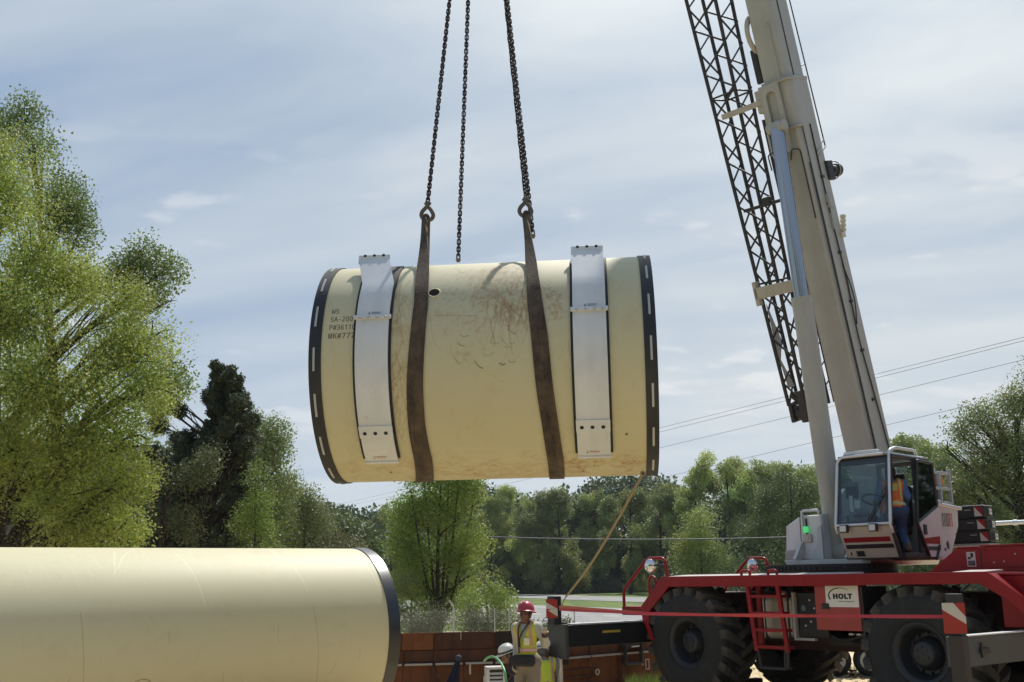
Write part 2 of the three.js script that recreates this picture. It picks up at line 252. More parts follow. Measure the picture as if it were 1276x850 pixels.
const hangA = V(-2.001, 4.314, -11.964), hangB = V(1.566, 4.316, -11.649), HL = hangA.distanceTo(hangB);
const hx = hangB.clone().sub(hangA).normalize(), hz = hx.clone().cross(V(0, 1, 0)).normalize().multiplyScalar(1), hy = hz.clone().cross(hx);
const hangM = basis(hx, hy, hz, hangA), hangInv = hangM.clone().invert();
const toHang = (p) => p.clone().applyMatrix4(hangInv);
const onHangPlane = (px, py, z = 0) => { const o = toHang(camera.position), d = toHang(at(px, py, 1)).sub(o), t = (z - o.z) / d.z; return o.addScaledVector(d, t); }; // in the pipe's axes
const coat = (map, ext = {}) => phys([1, 1, 1], 0.58, { map, bumpMap: TX.rough, bumpScale: 0.0015, ...ext });
{
  const t = new THREE.Group(); t.name = numbered('coated_pipe'); t.applyMatrix4(hangM); scene.add(t);
  tag(t, 'cream yellow coated steel pipe section hanging in the air from brown slings', 'pipe');
  setSeed(11);
  const tex = pipeCanvas(HL, '#beb694', (c, X) => {
    blotches(c, X, 130, 0.1, HL, 80, -90, 0.3, '150,128,80', 0.045);
    strokes(c, X, 90, 0.95, 2.45, 62, -5, 0.22, 0.010, '122,84,48', 0.22); blotches(c, X, 60, 1.3, 2.35, 60, -5, 0.1, '128,88,48', 0.09); blotches(c, X, 40, 1.75, 2.3, 62, 20, 0.12, '120,74,38', 0.13);
    strokes(c, X, 80, 1.7, 2.3, 60, 15, 0.3, 0.035, '130,88,50', 0.14, -0.5);
    blotches(c, X, 30, 1.45, 2.3, 55, 12, 0.15, '120,78,40', 0.10);
    strokes(c, X, 70, 1.85, 2.35, 58, 8, 0.3, 0.022, '112,66,30', 0.24, 0.2); blotches(c, X, 26, 2.46, 2.62, 38, 14, 0.08, '122,76,38', 0.14); strokes(c, X, 30, 0.88, 1.0, 40, -30, 0.35, 0.03, '132,92,50', 0.2); strokes(c, X, 14, 1.5, 2.1, 12, -14, 0.14, 0.014, '60,48,30', 0.5, 1.2);
    strokes(c, X, 40, 0.86, 1.05, 45, -45, 0.3, 0.02, '120,80,40', 0.22);
    blotches(c, X, 18, 0.86, 1.03, 30, -30, 0.1, '128,84,42', 0.12);
    strokes(c, X, 60, 1.2, 2.35, -58, -84, 0.2, 0.03, '120,84,48', 0.2, 1.4);
    blotches(c, X, 90, 0.15, 3.4, -58, -92, 0.2, '140,98,54', 0.07); strokes(c, X, 120, 0.2, 3.4, -62, -90, 0.3, 0.05, '138,96,52', 0.13, 1.5);
    blotches(c, X, 16, 2.6, 3.42, -62, -78, 0.14, '130,76,36', 0.16);
    strokes(c, X, 22, 0.1, 0.5, 40, -60, 0.25, 0.01, '130,110,70', 0.2);
    strokes(c, X, 26, 2.6, 3.4, 40, -50, 0.2, 0.008, '110,92,60', 0.16);
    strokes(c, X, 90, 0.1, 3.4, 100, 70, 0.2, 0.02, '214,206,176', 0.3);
    c.fillStyle = 'rgba(60,48,30,0.7)'; for (const [s, f, r] of [[3.25, -46, 0.018], [2.78, -77, 0.022], [0.7, -72, 0.02], [1.6, -77, 0.012], [2.9, -70, 0.012]]) { c.beginPath(); c.ellipse(X(f), s, r, r * 0.8, 0, 0, 7); c.fill(); }
    c.strokeStyle = 'rgba(120,104,70,0.55)'; c.lineWidth = 0.006; c.beginPath(); c.moveTo(X(18), 1.3); c.lineTo(X(17), 1.75); c.stroke();
    c.fillStyle = 'rgba(28,24,16,0.86)';
    for (const [txt, s, f, w] of [['WS', 0.205, 22.4, 0.085], ['SA-200', 0.2, 17.8, 0.245], ['P#36110', 0.196, 13.2, 0.285], ['MK#777', 0.192, 8.6, 0.285]]) {
      c.save(); c.transform(0, 1, 1, 0, X(f), s); const k = 0.001; c.scale(k, k); c.font = '78px monospace'; const m = c.measureText(txt).width * k; c.scale(w / m, 1); c.fillText(txt, 0, 26); c.strokeStyle = 'rgba(28,24,16,0.6)'; c.lineWidth = 2; c.strokeText(txt, 0, 26); c.restore();
    }
  });
  part('pipe_wall', pipeShell(PIPE_R, HL, 0.0, HL), coat(tex), t, { keepUv: true });
  part('bore', pipeBore(PIPE_R - 0.002, 1.1, HL), std([0.36, 0.33, 0.25], 0.7, { map: TX.paint }), t);
  // black end bands with pale inset bars
  const bandM = std([0.016, 0.017, 0.02], 0.55, { map: TX.rubber, bumpMap: TX.fine, bumpScale: 0.002 }), barM = std([0.42, 0.42, 0.41], 0.45, { map: TX.paint });
  for (const [a, b, m] of [[-0.004, 0.125, 0.052], [HL - 0.125, HL + 0.004, HL - 0.055]]) {
    const band = part('end_band', arcShell(a, b, -180, 180, PIPE_R - 0.05, PIPE_R + 0.012, 120), bandM, t);
    for (let k = 0; k < 16; k++) part('inset_bar', arcShell(m - 0.011, m + 0.011, -166 + k * 22.5, -166 + k * 22.5 + 11.5, PIPE_R, PIPE_R + 0.018, 8), barM, band);
  }
  // two white lined straps
  const strapM = phys([0.62, 0.63, 0.64], 0.38, { map: TX.paint, clearcoat: 0.2, clearcoatRoughness: 0.3 }), stripM = std([0.012, 0.012, 0.014], 0.7);
  const print = canvasTex(256, 64, (c) => { c.fillStyle = '#c9cacb'; c.fillRect(0, 0, 256, 64); c.fillStyle = '#4a4f5c'; c.beginPath(); c.moveTo(26, 6); c.lineTo(46, 56); c.lineTo(6, 56); c.fill(); for (let k = 0; k < 7; k++) c.fillRect(66 + k * 24, 10, 17, 20); c.fillRect(66, 38, 170, 6); c.fillRect(66, 50, 140, 6); });
  const printRed = canvasTex(256, 64, (c) => { c.fillStyle = '#cfcdca'; c.fillRect(0, 0, 256, 64); c.fillStyle = '#5d5250'; c.beginPath(); c.moveTo(26, 6); c.lineTo(46, 56); c.lineTo(6, 56); c.fill(); c.fillStyle = '#a86a60'; c.fillRect(64, 8, 182, 20); c.fillStyle = '#7d6d6b'; c.fillRect(64, 38, 182, 5); c.fillRect(64, 50, 150, 5); });
  const printM = std([1, 1, 1], 0.5, { map: print }), printRedM = std([1, 1, 1], 0.5, { map: printRed });
  for (const [a, b, side] of [[0.49, 0.835, 'left'], [2.742, 3.083, 'right']]) {
    const R1 = PIPE_R + 0.022, R2 = R1 + 0.016, m = (a + b) / 2;
    const strip = part('rubber_liner', arcShell(a - 0.026, b + 0.026, 64, -57, PIPE_R + 0.001, R1 - 0.001, 60), stripM, t);
    const sheetG = (f0, f1, r0, r1) => arcShell(a, b, f0, f1, r0, r1, 30);
    // top plate: follows the pipe, then leaves it straight and ends in a folded lip
    const up = 40, o = onPipe(0, up, R2), d = V(0, Math.cos(rad(up)), -Math.sin(rad(up))), nrm = V(0, Math.sin(rad(up)), Math.cos(rad(up)));
    const skew = side === 'left' ? -0.24 : -0.02, shear = new THREE.Matrix4().set(1, skew, 0, 0, 0, 1, 0, 0, 0, 0, 1, 0, 0, 0, 0, 1); shear.premultiply(new THREE.Matrix4().makeTranslation(skew * 0.25, 0, 0)); const flat = new THREE.BoxGeometry(b - a, 0.5, 0.016).applyMatrix4(shear).applyMatrix4(basis(V(1, 0, 0), d, nrm, o.clone().addScaledVector(d, 0.249).addScaledVector(nrm, -0.008).setX(m)));
    const d2 = V(0, 0.97, -0.243), n2 = V(0, 0.243, 0.97); const lip = new RoundedBoxGeometry(b - a + 0.008, 0.11, 0.022, 2, 0.009).applyMatrix4(basis(V(1, 0, 0), d2, n2, o.clone().addScaledVector(d, 0.49).addScaledVector(nrm, -0.01).setX(m + skew * 0.49)));
    const upper = part('strap_plate', [sheetG(up, 17.6, R1, R2), flat], strapM, t);
    part('lip', lip, strapM, upper);
    for (const k of [0.2, 0.5, 0.8]) { const c = o.clone().addScaledVector(d, 0.49).addScaledVector(d2, 0.038).addScaledVector(n2, 0.0).setX(mix(a, b, k) + skew * 0.49); part('hole', rod(c, c.clone().addScaledVector(n2, 0.004), 0.017, 0.017, 12), stripM, upper); }
    part('strap_plate', sheetG(16.4, -36.2, R1, R2), strapM, t);
    const low = part('strap_plate', [sheetG(-40.5, -58.6, R1, R2)], strapM, t);
    part('lip', arcShell(a - 0.004, b + 0.004, -58.2, -59.4, R1, R2 + 0.014, 4), strapM, low);
    // joint flange with four bolts
    const fl = part('joint_flange', arcShell(a - 0.022, b + 0.022, 17.9, 16.2, R2 - 0.006, R2 + 0.03, 4), strapM, t);
    for (let k = 0; k < 4; k++) { const q = mix(a + 0.045, b - 0.03, k / 3); part('bolt', rod(onPipe(q, 16.9, R2 + 0.02), onPipe(q, 15.9, R2 + 0.052), 0.014, 0.014, 6), M.greyp, fl); }
    // lower overlap with three holes
    const ov = part('lap_plate', [arcShell(a - 0.004, b + 0.004, -36, -42.4, R2 - 0.004, R2 + 0.016, 8)], strapM, t);
    for (const k of [0.16, 0.48, 0.8]) part('hole', rod(onPipe(mix(a, b, k), -39.8, R2 + 0.012), onPipe(mix(a, b, k), -39.8, R2 + 0.019), 0.0205, 0.0205, 14), stripM, ov);
    for (const [f, s, mm] of [[19.6, m + 0.02, printM], [-55.4, m - 0.01, printRedM]]) part('printed_note', new THREE.PlaneGeometry(0.15, 0.036).applyMatrix4(basis(V(1, 0, 0), V(0, Math.cos(rad(f)), -Math.sin(rad(f))), V(0, Math.sin(rad(f)), Math.cos(rad(f))), onPipe(s, f, R2 + 0.003))), mm, t, { keepUv: true });
  }
  // grout hole with its dark throat
  part('grout_hole', rod(onPipe(1.281, 32.6, PIPE_R - 0.01), onPipe(1.281, 32.6, PIPE_R + 0.004), 0.058, 0.058, 24), std([0.01, 0.008, 0.006], 0.9), t);
  part('hole_rim', new THREE.TorusGeometry(0.062, 0.007, 8, 28).applyMatrix4(new THREE.Matrix4().compose(onPipe(1.281, 32.6, PIPE_R + 0.002), new THREE.Quaternion().setFromUnitVectors(V(0, 0, 1), onPipe(0, 32.6, 1)), V(1, 1, 1))), std([0.62, 0.55, 0.36], 0.5), t);
}

// ---------------------------------------------------------------- slings and chains
function ribbon(list, thick) { // list of { p, n, w }: middle, outward normal, width
  const P = [], I = [], N = list.length;
  for (let i = 0; i < N; i++) { const { p, n, w, t = thick } = list[i], d = list[Math.min(N - 1, i + 1)].p.clone().sub(list[Math.max(0, i - 1)].p).normalize(), s = d.clone().cross(n).normalize(), o = s.clone().cross(d).normalize(); for (const [x, y] of [[-0.5, 1], [0.5, 1], [0.5, 0], [-0.5, 0]]) { const q = p.clone().addScaledVector(s, x * w).addScaledVector(o, y * t); P.push(q.x, q.y, q.z); } }
  for (let i = 0; i < N - 1; i++) for (let k = 0; k < 4; k++) { const a = i * 4 + k, b = i * 4 + (k + 1) % 4; I.push(a, b + 4, b, a, a + 4, b + 4); }
  const e = (N - 1) * 4; I.push(0, 1, 2, 0, 2, 3, e, e + 2, e + 1, e, e + 3, e + 2);
  const g = new THREE.BufferGeometry(); g.setAttribute('position', new THREE.Float32BufferAttribute(P, 3)); g.setIndex(I); return toCreasedNormals(g, 0.7);
}
function sling(front, H, label, lag) { // front: [s, degrees, width] from the tangent point down to the underside
  const t = new THREE.Group(); t.name = numbered('lifting_sling'); t.applyMatrix4(hangM); scene.add(t); tag(t, label, 'sling', null);
  const A = (f) => { let i = 0; while (i < front.length - 2 && f < front[i + 1][1]) i++; const [a, b] = [front[i], front[i + 1]], k = (f - a[1]) / (b[1] - a[1]); return [mix(a[0], b[0], k), mix(a[2], b[2], k)]; };
  const h = Math.hypot(H.y, H.z), ft = Math.asin((PIPE_R + 0.01) / h) * 180 / Math.PI + Math.atan2(H.z, H.y) * 180 / Math.PI;
  const L = [], bump = (f) => 0.004 + ((f > -62 && f < 66) ? 0 : 0);
  const [s0, w0] = A(ft), tp = onPipe(s0, ft, PIPE_R + bump(ft));
  for (let i = 0; i <= 22; i++) { const k = i / 22, p = H.clone().lerp(tp, k), twist = (1 - k) * 0.55; L.push({ p, n: onPipe(0, ft, 1).applyAxisAngle(tp.clone().sub(H).normalize(), twist), w: mix(0.055, w0, sstep(0.0, 0.95, k)), t: mix(0.05, 0.014, sstep(0, 0.7, k)) }); }
  for (let f = ft - 3; f > -180 - ft; f -= 3) { const [s1, w] = f > -90 ? A(f) : A(-180 - f), s = s1 + lag * sstep(-60, -170, f); L.push({ p: onPipe(s, f, PIPE_R + 0.004), n: onPipe(0, f, 1), w }); }
  const back = onPipe(A(ft)[0] + lag, -180 - ft, PIPE_R + 0.004);
  for (let i = 1; i <= 16; i++) { const k = i / 16; L.push({ p: back.clone().lerp(H.clone().add(V(0.012, 0, -0.03)), k), n: onPipe(0, -180 - ft, 1), w: mix(w0, 0.055, k), t: mix(0.014, 0.045, k) }); }
  part('webbing', ribbon(L, 0.014), M.sling, t);
  part('eye', new THREE.TorusGeometry(0.042, 0.021, 10, 20).scale(0.8, 1.1, 1).rotateY(0.5).translate(H.x, H.y + 0.02, H.z), M.sling, t);
  return t;
}
const H1 = onHangPlane(531, 275), H2 = onHangPlane(656, 271);
sling([[1.12, 60, 0.135], [1.124, 47, 0.142], [1.157, 24.6, 0.15], [1.14, 6.6, 0.155], [1.104, -17, 0.17], [1.09, -37.4, 0.178], [1.097, -58.3, 0.19], [1.058, -90, 0.2]], H1, 'brown webbing sling round the left half of the hanging pipe', -0.32);
sling([[2.30, 60, 0.125], [2.318, 43, 0.13], [2.357, 22, 0.16], [2.4, 4.5, 0.172], [2.434, -19, 0.172], [2.475, -39.5, 0.168], [2.5, -61, 0.17], [2.502, -90, 0.165]], H2, 'brown webbing sling slanting down the right half of the hanging pipe', -0.1);

const linkGeo = (() => { const w = 0.0195, l = 0.019, pts = []; for (let i = 0; i <= 9; i++) { const a = Math.PI * i / 9; pts.push(V(Math.cos(a) * w, l + Math.sin(a) * w, 0)); } for (let i = 0; i <= 9; i++) { const a = Math.PI + Math.PI * i / 9; pts.push(V(Math.cos(a) * w, -l + Math.sin(a) * w, 0)); } return prep(new THREE.TubeGeometry(new THREE.CatmullRomCurve3(pts, true, 'catmullrom', 0.2), 22, 0.0085, 6, true)); })();
function chain(label, A, B, twist, hook) { // A low end, B high end, in the pipe's axes
  const t = new THREE.Group(); t.name = numbered('lifting_chain'); t.applyMatrix4(hangM); scene.add(t); tag(t, label, 'chain');
  const d = B.clone().sub(A), L = d.length(), q0 = new THREE.Quaternion().setFromUnitVectors(V(0, 1, 0), d.clone().normalize()), n = Math.floor(L / 0.0455);
  for (let i = 0; i < n; i++) { const m = new THREE.Mesh(linkGeo, M.chain); m.name = 'link'; m.castShadow = m.receiveShadow = true; m.position.copy(A).addScaledVector(d, (i + 0.5) * 0.0455 / L); m.quaternion.copy(q0).multiply(new THREE.Quaternion().setFromAxisAngle(V(0, 1, 0), twist + (i % 2) * Math.PI / 2 + rr(-0.25, 0.25))); t.add(m); }
  if (hook) {
    const pts = [[0.0, 0.1], [-0.02, 0.07], [-0.066, 0.018], [-0.076, -0.03], [-0.045, -0.076], [0.0, -0.088], [0.045, -0.078], [0.066, -0.035], [0.05, 0.015], [0.018, 0.065]].map(([x, y]) => V(x, y, 0));
    const Q = new THREE.Matrix4().makeTranslation(A.x, A.y - 0.135, A.z);
    const hk = part('hook', [new THREE.TubeGeometry(new THREE.CatmullRomCurve3(pts), 48, 0.024, 10, false)], M.hook, t, { matrix: Q });
    part('clevis', [box(-0.03, 0.03, 0.09, 0.145, -0.022, 0.022, 0.008), rod(V(-0.042, 0.118, 0), V(0.042, 0.118, 0), 0.012)], M.hook, hk, { matrix: Q });
    part('latch', [rod(V(0.02, 0.06, 0), V(0.055, -0.01, 0), 0.007)], M.darkSteel, hk, { matrix: Q });
  } else part('grab_hook', [box(-0.022, 0.022, -0.05, 0.0, -0.016, 0.016, 0.006), rod(V(-0.032, -0.02, 0), V(0.032, -0.02, 0), 0.009)], std([0.16, 0.12, 0.05], 0.6), t, { matrix: new THREE.Matrix4().makeTranslation(A.x, A.y, A.z) });
}
setSeed(5);
const apex = onHangPlane(596, -331);
const toward = (A, y) => { let k = 0; for (let i = 0; i < 60; i++) { const p = A.clone().lerp(apex, i / 60).applyMatrix4(hangM).applyMatrix4(camera.matrixWorldInverse); k = i / 60; if (425 + 1320 * p.y / p.z < y) break; } return A.clone().lerp(apex, k); };
{
  const a1 = onHangPlane(533, 252), a2 = onHangPlane(655, 247), a3 = onHangPlane(571, 322, -0.7), a4 = onHangPlane(664, 292, -0.13);
  chain('dark steel chain leading up from the left sling hook', a1, toward(a1, -90), 0.5, true);
  chain('dark steel chain leading up from the right sling hook', a2, toward(a2, -90), 0.9, true);
  chain('thin dark chain hanging behind the pipe between the two slings', a3, toward(a3, -90), 0.3, false);
  chain('second dark chain close beside the right chain, ending next to the right sling', a4, toward(a4, -90), 0.2, false);
}

// ---------------------------------------------------------------- the pipe on the ground
{
  const L = 6.2, turn = 0.616, end = V(-2.347, 1.27, -16.431), dir = V(Math.cos(turn), 0, -Math.sin(turn)), o = end.clone().addScaledVector(dir, -L);
  const t = new THREE.Group(); t.name = numbered('coated_pipe'); t.position.copy(o); t.rotation.y = turn; scene.add(t);
  tag(t, 'long cream yellow coated pipe lying on the ground at left with a black end band', 'pipe');
  setSeed(23);
  const tex = pipeCanvas(L, '#c3bc9a', (c, X) => {
    blotches(c, X, 120, 0, L, 90, -90, 0.35, '160,140,92', 0.04);
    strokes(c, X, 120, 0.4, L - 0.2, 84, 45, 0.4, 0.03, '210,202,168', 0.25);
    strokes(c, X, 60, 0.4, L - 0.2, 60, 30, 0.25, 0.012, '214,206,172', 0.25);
    strokes(c, X, 40, 0.4, L, 20, -60, 0.2, 0.01, '120,100,64', 0.3);
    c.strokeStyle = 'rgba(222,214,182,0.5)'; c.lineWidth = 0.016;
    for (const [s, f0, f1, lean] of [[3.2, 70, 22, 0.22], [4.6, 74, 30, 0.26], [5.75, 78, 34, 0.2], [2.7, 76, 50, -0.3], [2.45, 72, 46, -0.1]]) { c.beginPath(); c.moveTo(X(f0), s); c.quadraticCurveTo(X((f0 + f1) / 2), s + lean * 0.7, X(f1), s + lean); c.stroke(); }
    c.strokeStyle = 'rgba(90,74,44,0.55)'; c.lineWidth = 0.012; c.beginPath(); c.moveTo(X(-30), 2.35); c.quadraticCurveTo(X(-8), 2.75, X(-28), 2.85); c.stroke();
    c.strokeStyle = 'rgba(150,132,88,0.5)'; c.lineWidth = 0.01; for (const s of [1.9, 4.9]) { c.beginPath(); c.moveTo(X(20), s); c.lineTo(X(-90), s + 0.25); c.stroke(); }
  });
  part('pipe_wall', pipeShell(PIPE_R, L, 0, L), coat(tex), t, { keepUv: true });
  part('bore', pipeBore(PIPE_R - 0.002, 1.1, L), std([0.36, 0.33, 0.25], 0.7, { map: TX.paint }), t);
  part('end_band', arcShell(L - 0.17, L + 0.006, -180, 180, PIPE_R - 0.05, PIPE_R + 0.014, 140), phys([0.014, 0.015, 0.018], 0.35, { map: TX.rubber, clearcoat: 0.5, clearcoatRoughness: 0.3 }), t);
  for (const s of [1.2, 4.9]) single('timber_sleeper', new RoundedBoxGeometry(0.2, 0.14, 2.2, 1, 0.012).rotateY(turn).translate(o.x + dir.x * s, 0.02, o.z + dir.z * s), std([0.2, 0.15, 0.1], 0.9, { map: TX.bark }), s < 2 ? 'wooden sleeper under the far left of the pipe on the ground' : 'wooden sleeper under the right part of the pipe on the ground', 'timber');
}
// ---------------------------------------------------------------- the crane
// carrier axes: x towards its rear, z towards the near side, y up; the near tyre faces lie at z = 0
const CR = thing('mobile_crane', 'red and white rough terrain crane with its boom raised at right', 'crane', [4.092, 0, -16.5356], -0.90952);
CR.updateMatrixWorld(true);
const crInv = CR.matrixWorld.clone().invert();
const flip = (g) => g; // near and far sides use mirrored outlines below
{
  // frame and deck
  part('chassis_frame', [box(-3.0, 3.9, 0.95, 1.72, -2.15, -1.15, 0.02), box(-2.6, 2.6, 0.8, 1.0, -1.85, -1.45, 0.02)], std([0.05, 0.012, 0.012], 0.6, { map: TX.paint }), CR);
  for (const x of [-2.13, 2.13]) part('axle', [rod(V(x, 0.93, -2.7), V(x, 0.93, -0.6), 0.16, 0.16, 14), new THREE.SphereGeometry(0.3, 16, 12).translate(x, 0.93, -1.65), box(x - 0.18, x + 0.18, 0.75, 1.15, -2.2, -1.1, 0.03)], M.darkSteel, CR);
  const deckTop = [[-2.56, 2.0], [3.22, 2.0], [3.22, 1.965], [-2.56, 1.965]];
  part('deck_plate', [prism(deckTop, -3.3, -0.012, 0.0)], M.red, CR);
  for (const [x0, x1] of [[-2.5, 1.05], [2.72, 3.18]]) part('painted_highlight', [swapXZ(prism([[-0.03, 1.99], [-0.03, 2.006], [-0.5, 2.03], [-0.5, 1.99]], -x1, -x0, 0))], std([0.5, 0.42, 0.40], 0.4, { map: TX.paint }), CR);  // painted highlight: pale strips for grazing sun, broken where the cab shades the deck
  const outline = [[-2.58, 2.004], [3.235, 2.004], [3.66, 1.70], [3.78, 1.5], [3.78, 1.2], [3.70, 1.2], [3.66, 1.47], [3.5, 1.63], [3.11, 1.855], [2.72, 1.848], [1.55, 1.848], [1.2, 1.835], [-2.43, 1.835], [-2.92, 1.42], [-2.94, 1.2], [-2.83, 0.96], [-2.91, 0.95], [-3.09, 1.3], [-3.12, 1.5]];
  for (const z of [-0.012, -3.31]) part('deck_fascia', prism(outline, z, z + 0.03, 0.004), M.red, CR);
  // wheel arches behind the fascia: sloping guards at both ends
  for (const z0 of [-0.78, -3.28]) for (const o of [[[-2.57, 1.99], [-3.1, 1.5], [-3.06, 1.3], [-3.03, 1.3], [-3.06, 1.47], [-2.53, 1.95]], [[3.22, 1.99], [3.68, 1.66], [3.64, 1.62], [3.18, 1.95]]]) part('fender', prism(o, z0, z0 + 0.76, 0.004), M.red, CR);
  // front bumper deck
  part('front_deck', [box(-3.72, -3.1, 1.35, 1.5, -3.2, -0.1, 0.012), box(-3.66, -3.1, 0.95, 1.35, -2.6, -0.7, 0.012)], M.red, CR);
  // guard rails with round mirrors
  for (const [z, dx] of [[-0.05, 0], [-2.75, 0]]) {
    const rail = part('hand_rail', [bent([V(-3.6, 1.5, z), V(-3.6, 1.78, z), V(-2.98, 2.32, z), V(-2.56, 2.32, z), V(-2.5, 2.0, z)], 0.027, 0.1)], M.red, CR);
    part('mirror_arm', [rod(V(-2.55, 2.2, z), V(-2.75, 2.2, z + 0.05), 0.014)], M.black, rail);
    part('mirror', [new THREE.SphereGeometry(0.1, 20, 14).scale(1, 1.2, 0.45).rotateY(0.6).translate(-2.84, 2.19, z + 0.07)], phys([0.7, 0.72, 0.74], 0.08, { metalness: 0.8 }), rail);
  }
  part('grab_loop', [bent([V(-2.98, 1.66, -0.08), V(-2.98, 1.98, -0.08), V(-2.9, 2.02, -0.08), V(-2.82, 1.98, -0.08), V(-2.82, 1.78, -0.08)], 0.022, 0.06)], M.red, CR);
  for (const x of [-0.88, -0.35]) part('grab_loop', [bent([V(x, 1.99, -0.05), V(x, 2.075, -0.05), V(x + 0.17, 2.075, -0.05), V(x + 0.17, 1.99, -0.05)], 0.022, 0.05)], M.red, CR);
  // ladder between the wheels
  const lad = [];
  for (const x of [-0.79, -0.2]) { const X = x + 0.12; lad.push(prism([[x, 1.86], [x + 0.07, 1.86], [X + 0.07, 0.86], [X, 0.86]], -0.05, 0.0, 0.004)); }
  const ladder = part('ladder', lad, M.red, CR);
  for (let k = 0; k < 4; k++) { const y = 1.66 - k * 0.253, o = (1.86 - y) * 0.12; part('rung', [box(-0.76 + o, -0.15 + o, y, y + 0.045, -0.19, -0.005, 0.006)], M.red, ladder); }
  part('step_back', [box(-0.72, -0.63, 0.95, 1.84, -0.22, -0.17, 0.006)], M.red, ladder);
  part('drop_step', [bent([V(-0.62, 0.9, -0.02), V(-0.58, 0.62, -0.02), V(-0.12, 0.62, -0.02), V(-0.1, 0.9, -0.02)], 0.018, 0.03), box(-0.6, -0.1, 0.6, 0.635, -0.17, 0.0, 0.006), prism([[-0.12, 0.62], [-0.05, 0.62], [-0.03, 0.95], [-0.1, 0.95]], -0.05, -0.02, 0.003)], M.black, ladder);
  // fuel tank, hydraulic cabinet, battery side
  const tankM = std([0.50, 0.44, 0.35], 0.4, { map: TX.paint, metalness: 0.25 });
  const tank = part('fuel_tank', [new RoundedBoxGeometry(0.7, 0.66, 0.7, 4, 0.1).translate(-0.55, 1.36, -0.72)], tankM, CR);
  for (const x of [-0.72, -0.27]) part('tank_band', [new RoundedBoxGeometry(0.035, 0.68, 0.72, 4, 0.1).translate(x, 1.36, -0.72)], M.black, tank);
  part('filler_cap', [rod(V(-0.42, 1.69, -0.46), V(-0.42, 1.74, -0.44), 0.06, 0.06, 16)], M.silver, tank);
  part('tank_strap', [box(-0.185, -0.14, 1.05, 1.74, -0.44, -0.36, 0.01), box(-0.185, 0.2, 1.02, 1.06, -0.44, -0.36, 0.01)], std([0.5, 0.47, 0.41], 0.45, { map: TX.paint }), CR);
  const cab2 = part('equipment_cabinet', [box(-0.13, 0.42, 1.06, 1.74, -1.0, -0.42, 0.02)], M.blackGloss, CR);
  part('gauge', [rod(V(0.0, 1.5, -0.43), V(0.0, 1.5, -0.405), 0.045, 0.045, 18)], std([0.12, 0.16, 0.22], 0.3), cab2);
  for (const [x, y] of [[0.12, 1.62], [0.2, 1.5], [0.12, 1.3], [0.26, 1.2], [0.02, 1.24]]) part('fitting', [rod(V(x, y, -0.43), V(x, y, -0.40), 0.016, 0.016, 8)], M.silver, cab2);
  for (const [x, y] of [[0.33, 1.55], [0.37, 1.45]]) part('hose_fitting', [bent([V(x, y + 0.1, -0.4), V(x, y, -0.36), V(x + 0.04, y - 0.12, -0.36), V(x + 0.06, y - 0.25, -0.4)], 0.014, 0.04)], std([0.55, 0.53, 0.5], 0.4), cab2);
  part('side_panel', [box(0.45, 1.22, 1.2, 1.84, -0.3, -0.1, 0.01)], phys([0.34, 0.03, 0.022], 0.42, { map: TX.paint, clearcoat: 0.3, clearcoatRoughness: 0.35 }), CR);
  const holt = canvasTex(512, 320, (c, w, h) => {
    c.fillStyle = '#d9d4cb'; c.fillRect(0, 0, w, h); c.strokeStyle = '#2a2426'; c.lineCap = 'round';
    for (let i = 0; i < 60; i++) { const t = i / 60, a = Math.PI * (0.86 + 0.86 * t); c.lineWidth = mix(24, 7, t); c.strokeStyle = t > 0.7 ? '#8d7a55' : '#2a2426'; c.beginPath(); c.arc(0, 0, 1, a, a + 0.02); const x = 235 + Math.cos(a) * 185, y = 165 + Math.sin(a) * 105; c.beginPath(); c.moveTo(x, y); c.lineTo(235 + Math.cos(a + 0.05) * 185, 165 + Math.sin(a + 0.05) * 105); c.stroke(); }
    c.fillStyle = '#15120f'; c.save(); c.translate(112, 206); c.scale(1.28, 1); c.font = 'bold 92px sans-serif'; c.fillText('HOLT', 0, 0); c.lineWidth = 9; c.strokeStyle = '#15120f'; c.strokeText('HOLT', 0, 0); c.restore();
    c.font = 'italic bold 27px sans-serif'; c.fillText('crane & equipment', 196, 252);
  });
  part('company_sign', new THREE.PlaneGeometry(0.56, 0.335).translate(0.93, 1.70, -0.093), std([1, 1, 1], 0.5, { map: holt }), CR, { keepUv: true });
  part('panel_latch', [box(0.57, 0.7, 1.5, 1.585, -0.11, -0.082, 0.006), rod(V(0.64, 1.54, -0.09), V(0.64, 1.54, -0.072), 0.014, 0.014, 8)], M.black, CR);
  part('under_hoses', [curveTube([V(0.3, 1.15, -0.5), V(0.7, 1.05, -0.4), V(1.2, 1.16, -0.45), V(1.5, 1.1, -0.7)], 0.022, 30, 6), curveTube([V(0.2, 1.1, -0.6), V(0.8, 1.0, -0.6), V(1.4, 1.08, -0.65)], 0.025, 30, 6), box(0.2, 1.5, 0.95, 1.05, -1.0, -0.7, 0.01)], M.black, CR);
  for (const x of [0.85, 0.98, 1.12]) part('hose_fitting', [box(x, x + 0.07, 1.13, 1.155, -0.36, -0.3, 0.004)], M.lens, CR);
  part('mud_flap', [box(1.22, 1.26, 0.72, 1.82, -0.72, -0.12, 0.004)], M.black, CR);
  // rear engine hood and rear box
  const hood = part('engine_hood', [prism([[1.86, 2.005], [2.32, 2.335], [5.0, 2.36], [5.0, 2.005]], -2.35, -0.9, 0.012)], M.red, CR);
  part('hood_seam', [box(2.66, 2.675, 2.05, 2.33, -0.902, -0.893, 0)], M.black, hood);
  part('hood_ridge', [box(2.33, 2.66, 2.332, 2.35, -1.0, -0.89, 0.004), box(2.68, 5.0, 2.345, 2.366, -1.0, -0.89, 0.004)], M.red, hood);
